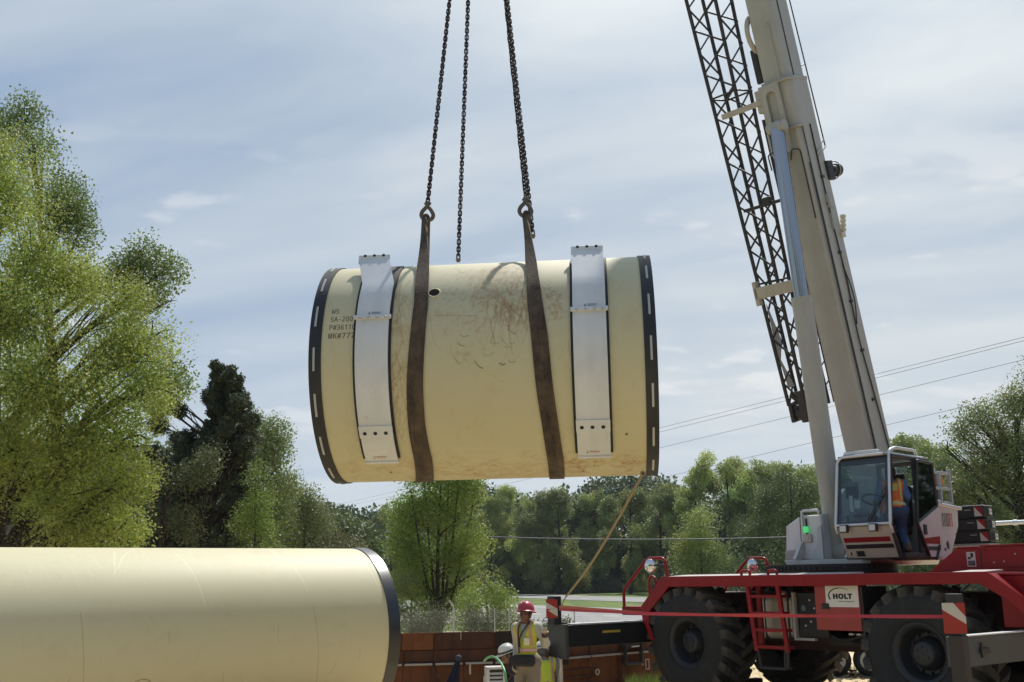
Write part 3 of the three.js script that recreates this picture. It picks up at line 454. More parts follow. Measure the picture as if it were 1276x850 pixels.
  const warn = canvasTex(128, 256, (c, w, h) => { c.fillStyle = '#b9b4ad'; c.fillRect(0, 0, w, h); c.fillStyle = '#171416'; c.beginPath(); c.moveTo(60, 20); c.lineTo(100, 20); c.lineTo(96, 96); c.lineTo(54, 88); c.fill(); c.fillRect(16, 88, 40, 40); c.beginPath(); c.moveTo(60, 100); c.lineTo(90, 84); c.lineTo(60, 124); c.fill(); c.fillStyle = '#4c4a4c'; c.fillRect(12, 150, w - 24, 92); c.fillStyle = '#19181a'; c.fillRect(84, 196, 30, 40); });
  part('warning_label', new THREE.PlaneGeometry(0.13, 0.2).translate(2.53, 2.175, -0.893), std([1, 1, 1], 0.5, { map: warn }), hood, { keepUv: true });
  setSeed(77);
  for (let i = 0; i < 14; i++) { const x = rr(2.74, 3.6), y = rr(2.08, 2.3); part('bolt_head', [rod(V(x, y, -0.9), V(x, y, -0.884), rr(0.008, 0.014), 0.01, 6)], rnd() < 0.35 ? M.silver : M.red, hood); }
  part('hood_panel', [box(2.78, 3.3, 2.06, 2.31, -0.905, -0.888, 0.006), box(3.4, 4.2, 2.08, 2.24, -0.905, -0.886, 0.006)], M.red, hood);
  part('rear_box', [box(3.24, 4.9, 1.3, 1.955, -3.0, -0.25, 0.015), box(3.24, 4.9, 1.955, 1.985, -3.0, -0.22, 0.006), prism([[3.3, 1.72], [3.9, 1.72], [3.9, 1.70], [3.3, 1.70]], -0.25, -0.12, 0.002)], M.red, CR);
  for (const y of [1.87, 1.8]) part('bolt_head', [rod(V(3.62, y, -0.25), V(3.62, y, -0.23), 0.012, 0.012, 6)], M.silver, CR);
  part('reflector', [box(3.69, 3.77, 1.36, 1.44, 0.0, 0.025, 0.004), box(3.69, 3.77, 1.455, 1.50, 0.0, 0.025, 0.004)], M.lens, CR);
}
// wheels
{
  const prof = [[0.40, -0.10], [0.43, -0.045], [0.48, -0.018], [0.58, 0.0], [0.68, -0.004], [0.78, -0.03], [0.82, -0.06], [0.838, -0.12], [0.842, -0.38], [0.838, -0.63], [0.82, -0.69], [0.78, -0.72], [0.68, -0.745], [0.58, -0.75], [0.48, -0.73], [0.40, -0.65]].map(([r, z]) => new THREE.Vector2(r, z));
  const toZ = new THREE.Matrix4().makeRotationX(Math.PI / 2);
  const tyreG = prep(new THREE.LatheGeometry(prof, 72).applyMatrix4(toZ), false);
  const lugG = (side) => { // a bar from the shoulder slanting to the middle of the tread
    const P = [], I = [], N = 6, put = (r, a, z) => P.push(r * Math.sin(a), r * Math.cos(a), z);
    for (let i = 0; i <= N; i++) { const t = i / N, zz = side > 0 ? mix(-0.018, -0.42, t) : mix(-0.732, -0.34, t), a0 = (side > 0 ? 0 : 0.157) + t * 0.24, hw = mix(0.088, 0.06, t), top = 0.932 - 0.035 * Math.pow(1 - t, 8), bot = 0.80 - 0.03 * Math.pow(1 - t, 4); put(top, a0 - hw * 0.86, zz); put(top, a0 + hw * 0.86, zz); put(bot, a0 + hw, zz); put(bot, a0 - hw, zz); }
    for (let i = 0; i < N; i++) for (let k = 0; k < 4; k++) { const a = i * 4 + k, b = i * 4 + (k + 1) % 4; I.push(a, b, b + 4, a, b + 4, a + 4); }
    I.push(0, 3, 2, 0, 2, 1); const e = N * 4; I.push(e, e + 1, e + 2, e, e + 2, e + 3);
    if (side > 0) for (let k = 0; k < I.length; k += 3) [I[k + 1], I[k + 2]] = [I[k + 2], I[k + 1]];
    const g = new THREE.BufferGeometry(); g.setAttribute('position', new THREE.Float32BufferAttribute(P, 3)); g.setIndex(I); return prep(toCreasedNormals(g, 0.5));
  };
  const lugs = [lugG(1), lugG(-1)];
  const rimProf = [[0.0, -0.30], [0.26, -0.30], [0.30, -0.28], [0.335, -0.12], [0.35, -0.075], [0.40, -0.06], [0.425, -0.045], [0.425, -0.1]].map(([r, z]) => new THREE.Vector2(r, z));
  const rimG = prep(new THREE.LatheGeometry(rimProf, 48).applyMatrix4(toZ));
  const hubProf = [[0.0, -0.10], [0.13, -0.105], [0.17, -0.13], [0.19, -0.2], [0.22, -0.22], [0.23, -0.3]].map(([r, z]) => new THREE.Vector2(r, z));
  const hubG = join([new THREE.LatheGeometry(hubProf, 28).applyMatrix4(toZ), ...Array.from({ length: 12 }, (_, k) => { const a = k / 12 * 2 * Math.PI, x = 0.265 * Math.cos(a), y = 0.265 * Math.sin(a); return rod(V(x, y, -0.3), V(x, y, -0.25), 0.018, 0.018, 6); }), ...Array.from({ length: 6 }, (_, k) => { const a = k / 6 * 2 * Math.PI, x = 0.09 * Math.cos(a), y = 0.09 * Math.sin(a); return rod(V(x, y, -0.12), V(x, y, -0.09), 0.014, 0.014, 6); })]);
  const wheel = (x, z, face, spin) => {
    const w = new THREE.Group(); w.name = 'wheel'; w.position.set(x, 0.93, z); w.rotation.set(0, face > 0 ? 0 : Math.PI, 0); CR.add(w);
    const add = (n, g, m, a = 0) => { const o = new THREE.Mesh(g, m); o.name = n; o.castShadow = o.receiveShadow = true; o.rotation.z = a; w.add(o); };
    add('tyre', tyreG, M.rubber); add('rim', rimG, M.rim, spin); add('hub', hubG, M.rim, spin);
    for (let k = 0; k < 20; k++) for (const g of lugs) add('tread_lug', g, M.lug, spin + k * 2 * Math.PI / 20);
  };
  wheel(-2.13, 0, 1, 0.2); wheel(2.13, 0, 1, 0.53); wheel(-2.13, -3.3, -1, 0.1); wheel(2.13, -3.3, -1, 0.8);
}
// outriggers: beam, jack with striped guard, lowered leg
{
  const chev = (flipped) => canvasTex(128, 256, (c, w, h) => { c.fillStyle = '#8f1d14'; c.fillRect(0, 0, w, h); c.fillStyle = '#b5b0a5'; c.beginPath(); if (flipped) { c.moveTo(0, 40); c.lineTo(w, 130); c.lineTo(0, 130); c.fill(); c.beginPath(); c.moveTo(w, 130); c.lineTo(w, 235); c.lineTo(20, 150); c.lineTo(60, 132); c.fill(); } else { c.moveTo(0, 0); c.lineTo(w * 0.5, 0); c.lineTo(w, h * 0.46); c.lineTo(w, h * 0.7); c.lineTo(0, h * 0.22); c.fill(); } });
  const rear = part('outrigger_beam', [box(3.48, 3.68, 0.93, 1.27, -0.6, 1.56, 0.012)], std([0.055, 0.057, 0.06], 0.5, { map: TX.paint }), CR);
  part('beam_highlight', [box(3.55, 3.69, 1.27, 1.285, -0.5, 1.5, 0.003)], M.silver, rear);  // silver strip paints the grazing sun glint on the beam top
  part('lifting_lug', [box(3.68, 3.715, 1.07, 1.13, 1.0, 1.2, 0.01), box(3.68, 3.70, 1.02, 1.19, 1.12, 1.17, 0.004)], M.black, rear);
  const rj = part('outrigger_jack', [box(3.60, 3.78, 0.52, 1.3, 1.57, 1.71, 0.02)], std([0.035, 0.025, 0.022], 0.55, { map: TX.rubber }), CR);
  part('jack_guard', [box(3.61, 3.77, 1.3, 1.76, 1.58, 1.70, 0.01)], M.blackGloss, rj);
  part('striped_plate', new THREE.PlaneGeometry(0.25, 0.34).rotateY(Math.PI * 0.24).translate(3.73, 1.49, 1.745), std([1, 1, 1], 0.45, { map: chev(false) }), rj, { keepUv: true });
  part('jack_leg', [rod(V(3.69, 0.12, 1.64), V(3.69, 0.55, 1.64), 0.085, 0.085, 18)], std([0.55, 0.5, 0.4], 0.4, { map: TX.paint }), rj);
  part('outrigger_float', [rod(V(3.69, 0.03, 1.64), V(3.69, 0.1, 1.64), 0.32, 0.26, 28)], M.darkSteel, rj);
  const front = part('outrigger_beam', [box(-3.5, -3.1, 0.9, 1.25, -0.7, 1.72, 0.012)], M.blackGloss, CR);
  part('beam_highlight', [box(-3.25, -3.095, 1.25, 1.275, -0.5, 1.64, 0.003)], M.silver, front);  // sun glint of the black beam top, put in as a silver strip
  part('yellow_reflector', [box(-3.1, -3.085, 1.10, 1.14, 0.55, 0.95, 0.003)], std([0.42, 0.3, 0.05], 0.4), front);
  part('end_plate', [box(-3.52, -3.08, 0.72, 1.27, 1.71, 1.79, 0.012)], std([0.05, 0.052, 0.05], 0.5, { map: TX.paint }), front);
  const fj = part('outrigger_jack', [box(-3.4, -3.2, 0.62, 1.3, 1.62, 1.72, 0.01), box(-3.39, -3.21, 1.27, 1.72, 1.74, 1.9, 0.012)], M.blackGloss, CR);
  part('striped_plate', new THREE.PlaneGeometry(0.19, 0.3).rotateY(Math.PI * 0.22).translate(-3.24, 1.52, 1.925), std([1, 1, 1], 0.45, { map: chev(true) }), fj, { keepUv: true });
  part('jack_leg', [rod(V(-3.28, 0.1, 1.75), V(-3.28, 0.74, 1.75), 0.05, 0.05, 16)], std([0.58, 0.53, 0.47], 0.4, { map: TX.paint }), fj);
  part('outrigger_float', [rod(V(-3.28, 0.2, 1.75), V(-3.28, 0.26, 1.75), 0.22, 0.18, 24)], M.black, fj);
}
// superstructure axes: x to the machine's left, y up, z forward; origin at the slewing centre
const PHI = rad(46), fW = V(-Math.sin(PHI), 0, Math.cos(PHI)), lW = V(fW.z, 0, -fW.x);
const slewW = V(-0.34, 0, -1.65).applyMatrix4(CR.matrixWorld);
const SM = crInv.clone().multiply(basis(lW, V(0, 1, 0), fW, slewW));
const sp = (name, g, m, parent = CR, o = {}) => part(name, g, m, parent, { ...o, matrix: SM });
{
  sp('slewing_ring', [new THREE.CylinderGeometry(1.03, 1.03, 0.12, 56).translate(0, 2.1, 0), new THREE.CylinderGeometry(1.0, 1.06, 0.1, 56).translate(0, 2.03, 0)], M.darkSteel);
  for (let k = 0; k < 26; k++) { const a = -0.9 + k * 0.085; sp('ring_bolt', [rod(V(Math.sin(a) * 1.04, 2.07, Math.cos(a) * 1.04), V(Math.sin(a) * 1.04, 2.13, Math.cos(a) * 1.04), 0.018, 0.018, 6)], M.black); }
  sp('turntable', [prism([[-0.7, 2.14], [0.8, 2.14], [0.85, 2.24], [-0.75, 2.24]], -2.2, 0.2, 0.01)], M.white);
  const cheek = [[0.3, 2.26], [0.1, 2.5], [-0.7, 2.9], [-1.5, 3.5], [-2.0, 3.55], [-2.3, 3.1], [-2.3, 2.26]];
  for (const x of [-0.52, 0.42]) sp('boom_cheek', swapXZ(prism(cheek.map(([z, y]) => [z, y]), -x - 0.06, -x, 0.004)), M.white);
  // nose housing on the machine's right
  const nose = [[-0.84, 2.24], [-0.8, 2.81], [-0.5, 2.98], [0.02, 2.98], [-0.1, 2.6], [-0.22, 2.3], [-0.25, 2.24]];
  const nh = sp('nose_housing', [prism([[-0.84, 2.24], [-0.80, 2.81], [-0.50, 2.98], [-0.1, 2.98], [-0.1, 2.24]], -1.7, 0.0, 0.025)], phys([0.68, 0.66, 0.67], 0.42, { map: TX.paint, clearcoat: 0.2, clearcoatRoughness: 0.35 }));
  sp('housing_skirt', [prism([[-0.842, 2.24], [-0.835, 2.40], [-0.52, 2.42], [-0.52, 2.24]], -0.02, 0.012, 0.004)], std([0.40, 0.35, 0.33], 0.5, { map: TX.paint }), nh);
  sp('housing_seam', [prism([[-0.525, 2.24], [-0.515, 2.24], [-0.505, 2.97], [-0.515, 2.97]], -0.01, 0.006, 0)], M.black, nh);
  sp('service_plate', [prism([[-0.33, 2.245], [-0.1, 2.245], [-0.1, 2.8], [-0.18, 2.78], [-0.2, 2.5], [-0.3, 2.36]], 0.0, 0.04, 0.006)], std([0.5, 0.51, 0.51], 0.5, { map: TX.paint }), nh);
  sp('grab_rail', [bent([V(-0.44, 2.72, 0.05), V(-0.44, 3.05, 0.05), V(-0.12, 3.05, 0.05), V(-0.12, 2.97, 0.05)], 0.024, 0.05)], M.silver, nh);
  sp('lamp_stalk', [rod(V(-0.38, 2.55, 0.03), V(-0.38, 2.92, 0.03), 0.014)], M.black, nh);
  sp('status_light', [box(-0.42, -0.345, 2.69, 2.79, 0.02, 0.08, 0.01)], std([0.02, 0.25, 0.06], 0.3, { emissive: col(0.04, 0.42, 0.11) }), nh);
  sp('marker_light', [box(-0.45, -0.3, 2.53, 2.66, 0.01, 0.05, 0.008), box(-0.42, -0.34, 2.56, 2.64, 0.05, 0.06, 0.004)], std([0.5, 0.42, 0.38], 0.3), nh);
}
// cab
{
  const X0 = 0.66, X1 = 1.56;
  const cabM = M.white, tubeM = M.silver;
  const prof = [[0.66, 2.24], [0.91, 2.72], [0.73, 3.78]]; // z, y up the front
  const front = (y) => y < 2.72 ? mix(0.66, 0.91, (y - 2.24) / 0.48) : mix(0.91, 0.73, (y - 2.72) / 1.06);
  // lower front panel: a slanting plate
  const plate = (xa, xb, ya, yb, out, thick) => { const a = V(xa, ya, front(ya)), b = V(xa, yb, front(yb)), d = b.clone().sub(a), n = V(1, 0, 0).cross(d.clone().normalize()); return new THREE.BoxGeometry(xb - xa, d.length(), thick).applyMatrix4(basis(V(1, 0, 0), d.clone().normalize(), n, V((xa + xb) / 2, (ya + yb) / 2, (front(ya) + front(yb)) / 2).addScaledVector(n, out))); };
  const lower = sp('front_panel', [plate(X0 + 0.02, X1, 2.24, 2.70, -0.02, 0.04)], std([0.50, 0.45, 0.38], 0.45, { map: TX.paint }));
  sp('red_stripe', [plate(X0 + 0.06, X1 - 0.08, 2.475, 2.545, 0.003, 0.006)], M.red, lower);
  sp('black_stripe', [plate(X0 + 0.06, X1 - 0.06, 2.38, 2.44, 0.003, 0.006)], M.black, lower);
  sp('vent_grille', [plate(X0 + 0.2, X0 + 0.33, 2.265, 2.345, 0.003, 0.006)], M.black, lower);
  sp('white_label', [plate(X0 + 0.06, X0 + 0.17, 2.265, 2.345, 0.003, 0.006)], std([0.6, 0.5, 0.42], 0.5), lower);
  sp('label_mark', [plate(X0 + 0.10, X0 + 0.125, 2.28, 2.335, 0.007, 0.004)], M.black, lower);
  for (const x of [0.82, 1.3]) { const l = sp('work_light', [box(x - 0.065, x + 0.065, 2.62, 2.74, 0.92, 0.99, 0.012)], M.black, lower); }
  for (const x of [0.82, 1.3]) sp('light_lens', [box(x - 0.05, x + 0.05, 2.635, 2.725, 0.985, 0.998, 0.006)], phys([0.5, 0.48, 0.45], 0.15, { clearcoat: 1 }), lower);
  // frame
  const ft = 0.02, A = (x, y) => V(x, y, front(y) + 0.005);
  sp('cab_frame', [bent([A(X0, 2.62), A(X0, 2.72), A(X0 + 0.02, 3.74), A(X0 + 0.1, 3.8), A(X1 - 0.1, 3.8)], 0.024, 0.06), bent([A(X0, 2.735), A(X1, 2.735)], 0.022), bent([A(X1, 2.60), A(X1, 2.72), A(X1 - 0.01, 3.84), V(X1 - 0.02, 3.9, 0.5), V(X1 - 0.04, 3.9, -0.2), V(X1 - 0.1, 3.82, -0.38)], 0.026, 0.06), bent([V(X1, 3.79, 0.74), V(X1, 3.79, -0.35)], 0.02)], tubeM);
  sp('cab_post', [rod(V(X1, 2.25, 0.68), V(X1, 2.72, 0.90), 0.03), rod(V(X1, 2.72, 0.90), V(X1, 3.78, 0.72), 0.03), rod(V(X1, 2.26, -0.02), V(X1, 3.76, -0.02), 0.035), rod(V(X0, 2.7, 0.88), V(X0, 3.76, 0.71), 0.03), rod(V(X1, 3.76, 0.72), V(X1, 3.76, -0.5), 0.035), rod(V(X0, 3.74, 0.66), V(X1, 3.74, 0.66), 0.04)], M.black);
  sp('windscreen', [plate(X0 + 0.03, X1 - 0.03, 2.76, 3.72, -0.01, 0.006)], M.glassDark);
  sp('windscreen_seal', [plate(X0 + 0.02, X0 + 0.075, 2.75, 3.74, -0.02, 0.02), plate(X1 - 0.085, X1 - 0.02, 2.75, 3.74, -0.02, 0.02), plate(X0 + 0.05, X1 - 0.05, 3.66, 3.74, -0.02, 0.02), plate(X0 + 0.05, X1 - 0.05, 2.75, 2.785, -0.02, 0.02)], M.black);
  sp('wiper', [rod(V(1.2, 2.78, 0.925), V(1.5, 3.28, 0.845), 0.009), rod(V(1.28, 2.78, 0.925), V(1.53, 3.22, 0.855), 0.007)], M.black);
  const roof = sp('cab_roof', [box(X0, X1 - 0.01, 3.775, 3.82, -0.5, 0.7, 0.015), box(X0 + 0.04, X0 + 0.1, 3.82, 3.85, -0.3, 0.6, 0.01)], std([0.30, 0.30, 0.29], 0.5, { map: TX.paint }));
  sp('roof_bar', [box(X0 + 0.1, X1 - 0.22, 3.83, 3.885, 0.6, 0.68, 0.015)], M.silver, roof);
  sp('cab_back', [box(X0, X1 - 0.03, 2.24, 3.0, -0.56, -0.52, 0.008), box(X0, X0 + 0.1, 3.0, 3.78, -0.56, -0.52, 0.008), box(X1 - 0.12, X1 - 0.03, 3.0, 3.78, -0.56, -0.52, 0.008), box(X0 + 0.1, X1 - 0.12, 3.7, 3.78, -0.56, -0.52, 0.008), box(X0, X0 + 0.03, 2.24, 2.9, -0.5, 0.6, 0.008)], std([0.16, 0.165, 0.17], 0.6, { map: TX.paint }));
  sp('rear_window', [box(X0 + 0.1, X1 - 0.12, 3.0, 3.7, -0.515, -0.51, 0)], phys([0.8, 0.85, 0.86], 0.03, { transmission: 1, thickness: 0 }));
  sp('far_window', [swapXZ(prism([[-0.5, 2.9], [0.82, 2.8], [0.7, 3.74], [-0.5, 3.74]], -X0 - 0.012, -X0 - 0.004, 0))], M.glassDark);
  sp('cab_floor', [prism([[X0, 2.22], [X1, 2.22], [X1, 2.27], [X0, 2.27]], -0.6, 0.66, 0.004), box(X1 - 0.06, X1 + 0.05, 2.22, 2.3, -0.12, 0.62, 0.01)], M.darkSteel);
  // inside
  const seatM = std([0.03, 0.034, 0.045], 0.8, { map: TX.cloth });
  const seat = sp('seat', [new RoundedBoxGeometry(0.5, 0.14, 0.5, 3, 0.05).translate(1.06, 2.66, -0.08), new RoundedBoxGeometry(0.3, 0.3, 0.34, 2, 0.03).translate(1.06, 2.44, -0.08)], seatM);
  sp('seat_back', [new RoundedBoxGeometry(0.5, 0.66, 0.13, 3, 0.05).rotateX(-0.12).translate(1.06, 3.05, -0.36), new RoundedBoxGeometry(0.28, 0.2, 0.1, 3, 0.04).translate(1.06, 3.48, -0.41)], seatM, seat);
  sp('steering_wheel', [new THREE.TorusGeometry(0.19, 0.016, 8, 28).rotateX(1.15).translate(1.12, 3.12, 0.48), rod(V(1.12, 3.12, 0.48), V(1.12, 2.4, 0.6), 0.025)], M.black);
  sp('console', [box(0.72, 0.95, 2.3, 2.95, 0.3, 0.62, 0.03), box(0.7, 0.86, 3.2, 3.42, 0.45, 0.6, 0.02)], std([0.2, 0.21, 0.22], 0.5, { map: TX.paint }));
  sp('display', [box(0.72, 0.92, 3.16, 3.34, 0.60, 0.64, 0.012), box(0.86, 1.2, 2.86, 2.9, 0.62, 0.72, 0.012)], M.black);
  sp('orange_cloth', [new THREE.SphereGeometry(0.1, 14, 10).scale(0.7, 1.4, 0.5).rotateZ(-0.5).translate(1.36, 3.02, 0.62)], std([0.55, 0.14, 0.05], 0.8, { map: TX.cloth }));
  sp('paper_note', [box(0.86, 0.95, 3.0, 3.12, 0.64, 0.643, 0), box(0.78, 0.84, 2.95, 3.2, 0.65, 0.654, 0)], std([0.62, 0.64, 0.64], 0.7));
  // sliding door pushed back
  const dz = X1 + 0.035;
  const side = (pts, x0, x1, b = 0.004) => swapXZ(prism(pts.map(([z, y]) => [z, y]), -x1, -x0, b));
  // outline helper: swapXZ turns (x, y, z) of the prism into (-z, y, x), so the outline's x becomes z and depth becomes -x
  const door = sp('cab_door', [side([[0.15, 2.75], [-0.56, 3.02], [-0.62, 2.72], [-0.62, 2.24], [-0.16, 2.24], [0.0, 2.5]], dz, dz + 0.05)], M.white);
  sp('door_glass', [side([[-0.03, 3.70], [-0.52, 3.68], [-0.54, 3.05], [0.12, 2.79], [0.06, 3.2]], dz + 0.018, dz + 0.026, 0)], M.glassDoor, door);
  sp('door_frame', [bent([V(dz + 0.025, 2.26, -0.14), V(dz + 0.025, 2.5, 0.02), V(dz + 0.025, 2.76, 0.16), V(dz + 0.025, 3.2, 0.09), V(dz + 0.025, 3.73, -0.02), V(dz + 0.025, 3.71, -0.53), V(dz + 0.025, 3.03, -0.57), V(dz + 0.025, 2.76, 0.14)], 0.026, 0.03)], M.black, door);
  sp('door_handle', [box(dz + 0.05, dz + 0.07, 2.58, 2.73, -0.06, 0.03, 0.01)], M.black, door);
  sp('red_stripe', [side([[0.03, 2.52], [-0.5, 2.56], [-0.5, 2.44], [-0.02, 2.44]], dz + 0.05, dz + 0.056, 0)], M.red, door);
  sp('black_stripe', [side([[-0.06, 2.40], [-0.5, 2.40], [-0.5, 2.34], [-0.1, 2.34]], dz + 0.05, dz + 0.056, 0)], M.black, door);
  sp('door_stay', [rod(V(dz + 0.06, 2.42, -0.46), V(dz + 0.06, 2.2, -0.3), 0.022)], M.black, door);
  // body panel behind the cab with the model mark
  const body = sp('side_body', [side([[-0.5, 3.1], [-1.42, 3.05], [-1.38, 2.74], [-0.95, 2.2], [-0.5, 2.2]], 0.7, X1 + 0.02, 0.012)], M.white);
  sp('body_cap', [side([[-0.55, 3.15], [-0.75, 3.13], [-0.78, 3.09], [-1.5, 3.05], [-1.5, 3.0], [-0.55, 3.06]], 0.7, X1 + 0.06, 0.01)], M.silver, body);
  const mark = canvasTex(256, 256, (c, w, h) => { c.fillStyle = '#bdb8b0'; c.fillRect(0, 0, w, h); const ring = (x, w2) => { c.lineWidth = 18; c.strokeRect(x + 9, 29, w2 - 18, 198); }; c.strokeStyle = '#2b282b'; c.fillStyle = '#2b282b'; c.fillRect(14, 20, 20, 216); ring(48, 48); ring(106, 48); c.fillStyle = c.strokeStyle = '#a3241d'; c.fillRect(164, 20, 18, 216); c.strokeRect(173, 29, 24, 90); c.lineWidth = 16; c.beginPath(); c.moveTo(184, 128); c.lineTo(200, 236); c.stroke(); c.fillRect(212, 20, 38, 20); c.fillRect(222, 20, 18, 216); });
  part('model_mark', new THREE.PlaneGeometry(0.4, 0.25).rotateY(Math.PI / 2).translate(X1 + 0.024, 2.83, -0.98), std([1, 1, 1], 0.5, { map: mark }), body, { keepUv: true, matrix: SM });
  for (const [z, y, r] of [[-0.66, 2.97, 0.02], [-0.62, 2.42, 0.02], [-0.8, 2.36, 0.025], [-1.25, 2.6, 0.018], [-0.64, 2.34, 0.018]]) sp('rivet', [rod(V(X1 + 0.02, y, z), V(X1 + 0.028, y, z), r, r, 10)], M.black, body);
  sp('hand_plate', [side([[-0.86, 2.46], [-0.92, 2.5], [-0.96, 2.44], [-0.93, 2.36], [-0.87, 2.38]], X1 + 0.02, X1 + 0.026, 0)], M.black, body);
  // open rail tower with the winch behind the cab
  const rails = []; for (const y of [3.64, 3.38, 3.14]) rails.push(box(1.27, 1.32, y - 0.025, y + 0.025, -1.85, -1.05, 0.008)); for (const z of [-1.06, -1.45, -1.84]) rails.push(box(1.27, 1.33, 3.0, z === -1.84 ? 3.72 : 3.66, z - 0.025, z + 0.025, 0.008));
  const tower = sp('rail_tower', rails, M.greyp);
  sp('winch_motor', [rod(V(0.9, 3.3, -1.25), V(1.25, 3.3, -1.25), 0.14, 0.14, 18), box(0.9, 1.2, 3.15, 3.6, -1.8, -1.5, 0.02)], M.darkSteel, tower);
  sp('orange_beacon', [rod(V(1.22, 3.44, -1.5), V(1.22, 3.6, -1.5), 0.07, 0.06, 14), rod(V(1.22, 3.46, -1.66), V(1.22, 3.58, -1.66), 0.05, 0.05, 12)], std([0.55, 0.17, 0.03], 0.4), tower);
  // counterweight slabs
  const slabT = canvasTex(128, 128, (c, w, h) => { c.fillStyle = '#8e1a15'; c.fillRect(0, 0, w, h); c.fillStyle = '#c3bdb0'; c.beginPath(); c.moveTo(0, 0); c.lineTo(w, h); c.lineTo(0, h); c.fill(); });
  const slabT2 = canvasTex(64, 64, (c) => { c.fillStyle = '#77777a'; c.fillRect(0, 0, 64, 64); c.fillStyle = '#d8d8d6'; c.fillRect(8, 6, 20, 50); c.fillRect(28, 10, 28, 16); c.fillRect(34, 34, 24, 22); c.fillStyle = '#3a3a3c'; c.fillRect(14, 14, 8, 30); });
  const tiny = canvasTex(128, 32, (c) => { c.fillStyle = '#08090c'; c.fillRect(0, 0, 128, 32); c.fillStyle = '#b9b9b9'; for (let i = 0; i < 6; i++) c.fillRect(8 + i * 19, 8, 12, 16); });
  [[2.50, 2.675, 1.66], [2.705, 2.89, 1.63], [2.92, 3.11, 1.6]].forEach(([y0, y1, x], k) => {
    const s = sp('counterweight_slab', [box(-x, x, y0, y1, -2.78, -2.38, 0.018), box(-x + 0.1, x - 0.1, y0 - 0.02, y0, -2.76, -2.4, 0)], M.blackGloss);
    part('striped_plate', new THREE.PlaneGeometry(0.14, (y1 - y0) * 0.86).translate(x - 0.09, (y0 + y1) / 2, -2.376), std([1, 1, 1], 0.5, { map: slabT }), s, { keepUv: true, matrix: SM });
    part('side_mark', new THREE.PlaneGeometry(0.14, 0.13).rotateY(Math.PI / 2).translate(x + 0.004, (y0 + y1) / 2, -2.66), std([1, 1, 1], 0.5, { map: slabT2 }), s, { keepUv: true, matrix: SM });
    part('weight_mark', new THREE.PlaneGeometry(0.13, 0.034).translate(x - 0.27, (y0 + y1) / 2 + 0.03, -2.376), std([1, 1, 1], 0.5, { map: tiny }), s, { keepUv: true, matrix: SM });
    if (k === 2) sp('slab_edge', [box(-x, x, y1, y1 + 0.012, -2.76, -2.378, 0.003)], M.silver, s);
  });
  sp('counterweight_tray', [box(-1.5, 1.66, 2.43, 2.475, -2.76, -2.34, 0.008)], std([0.3, 0.31, 0.3], 0.5, { map: TX.paint }));
}
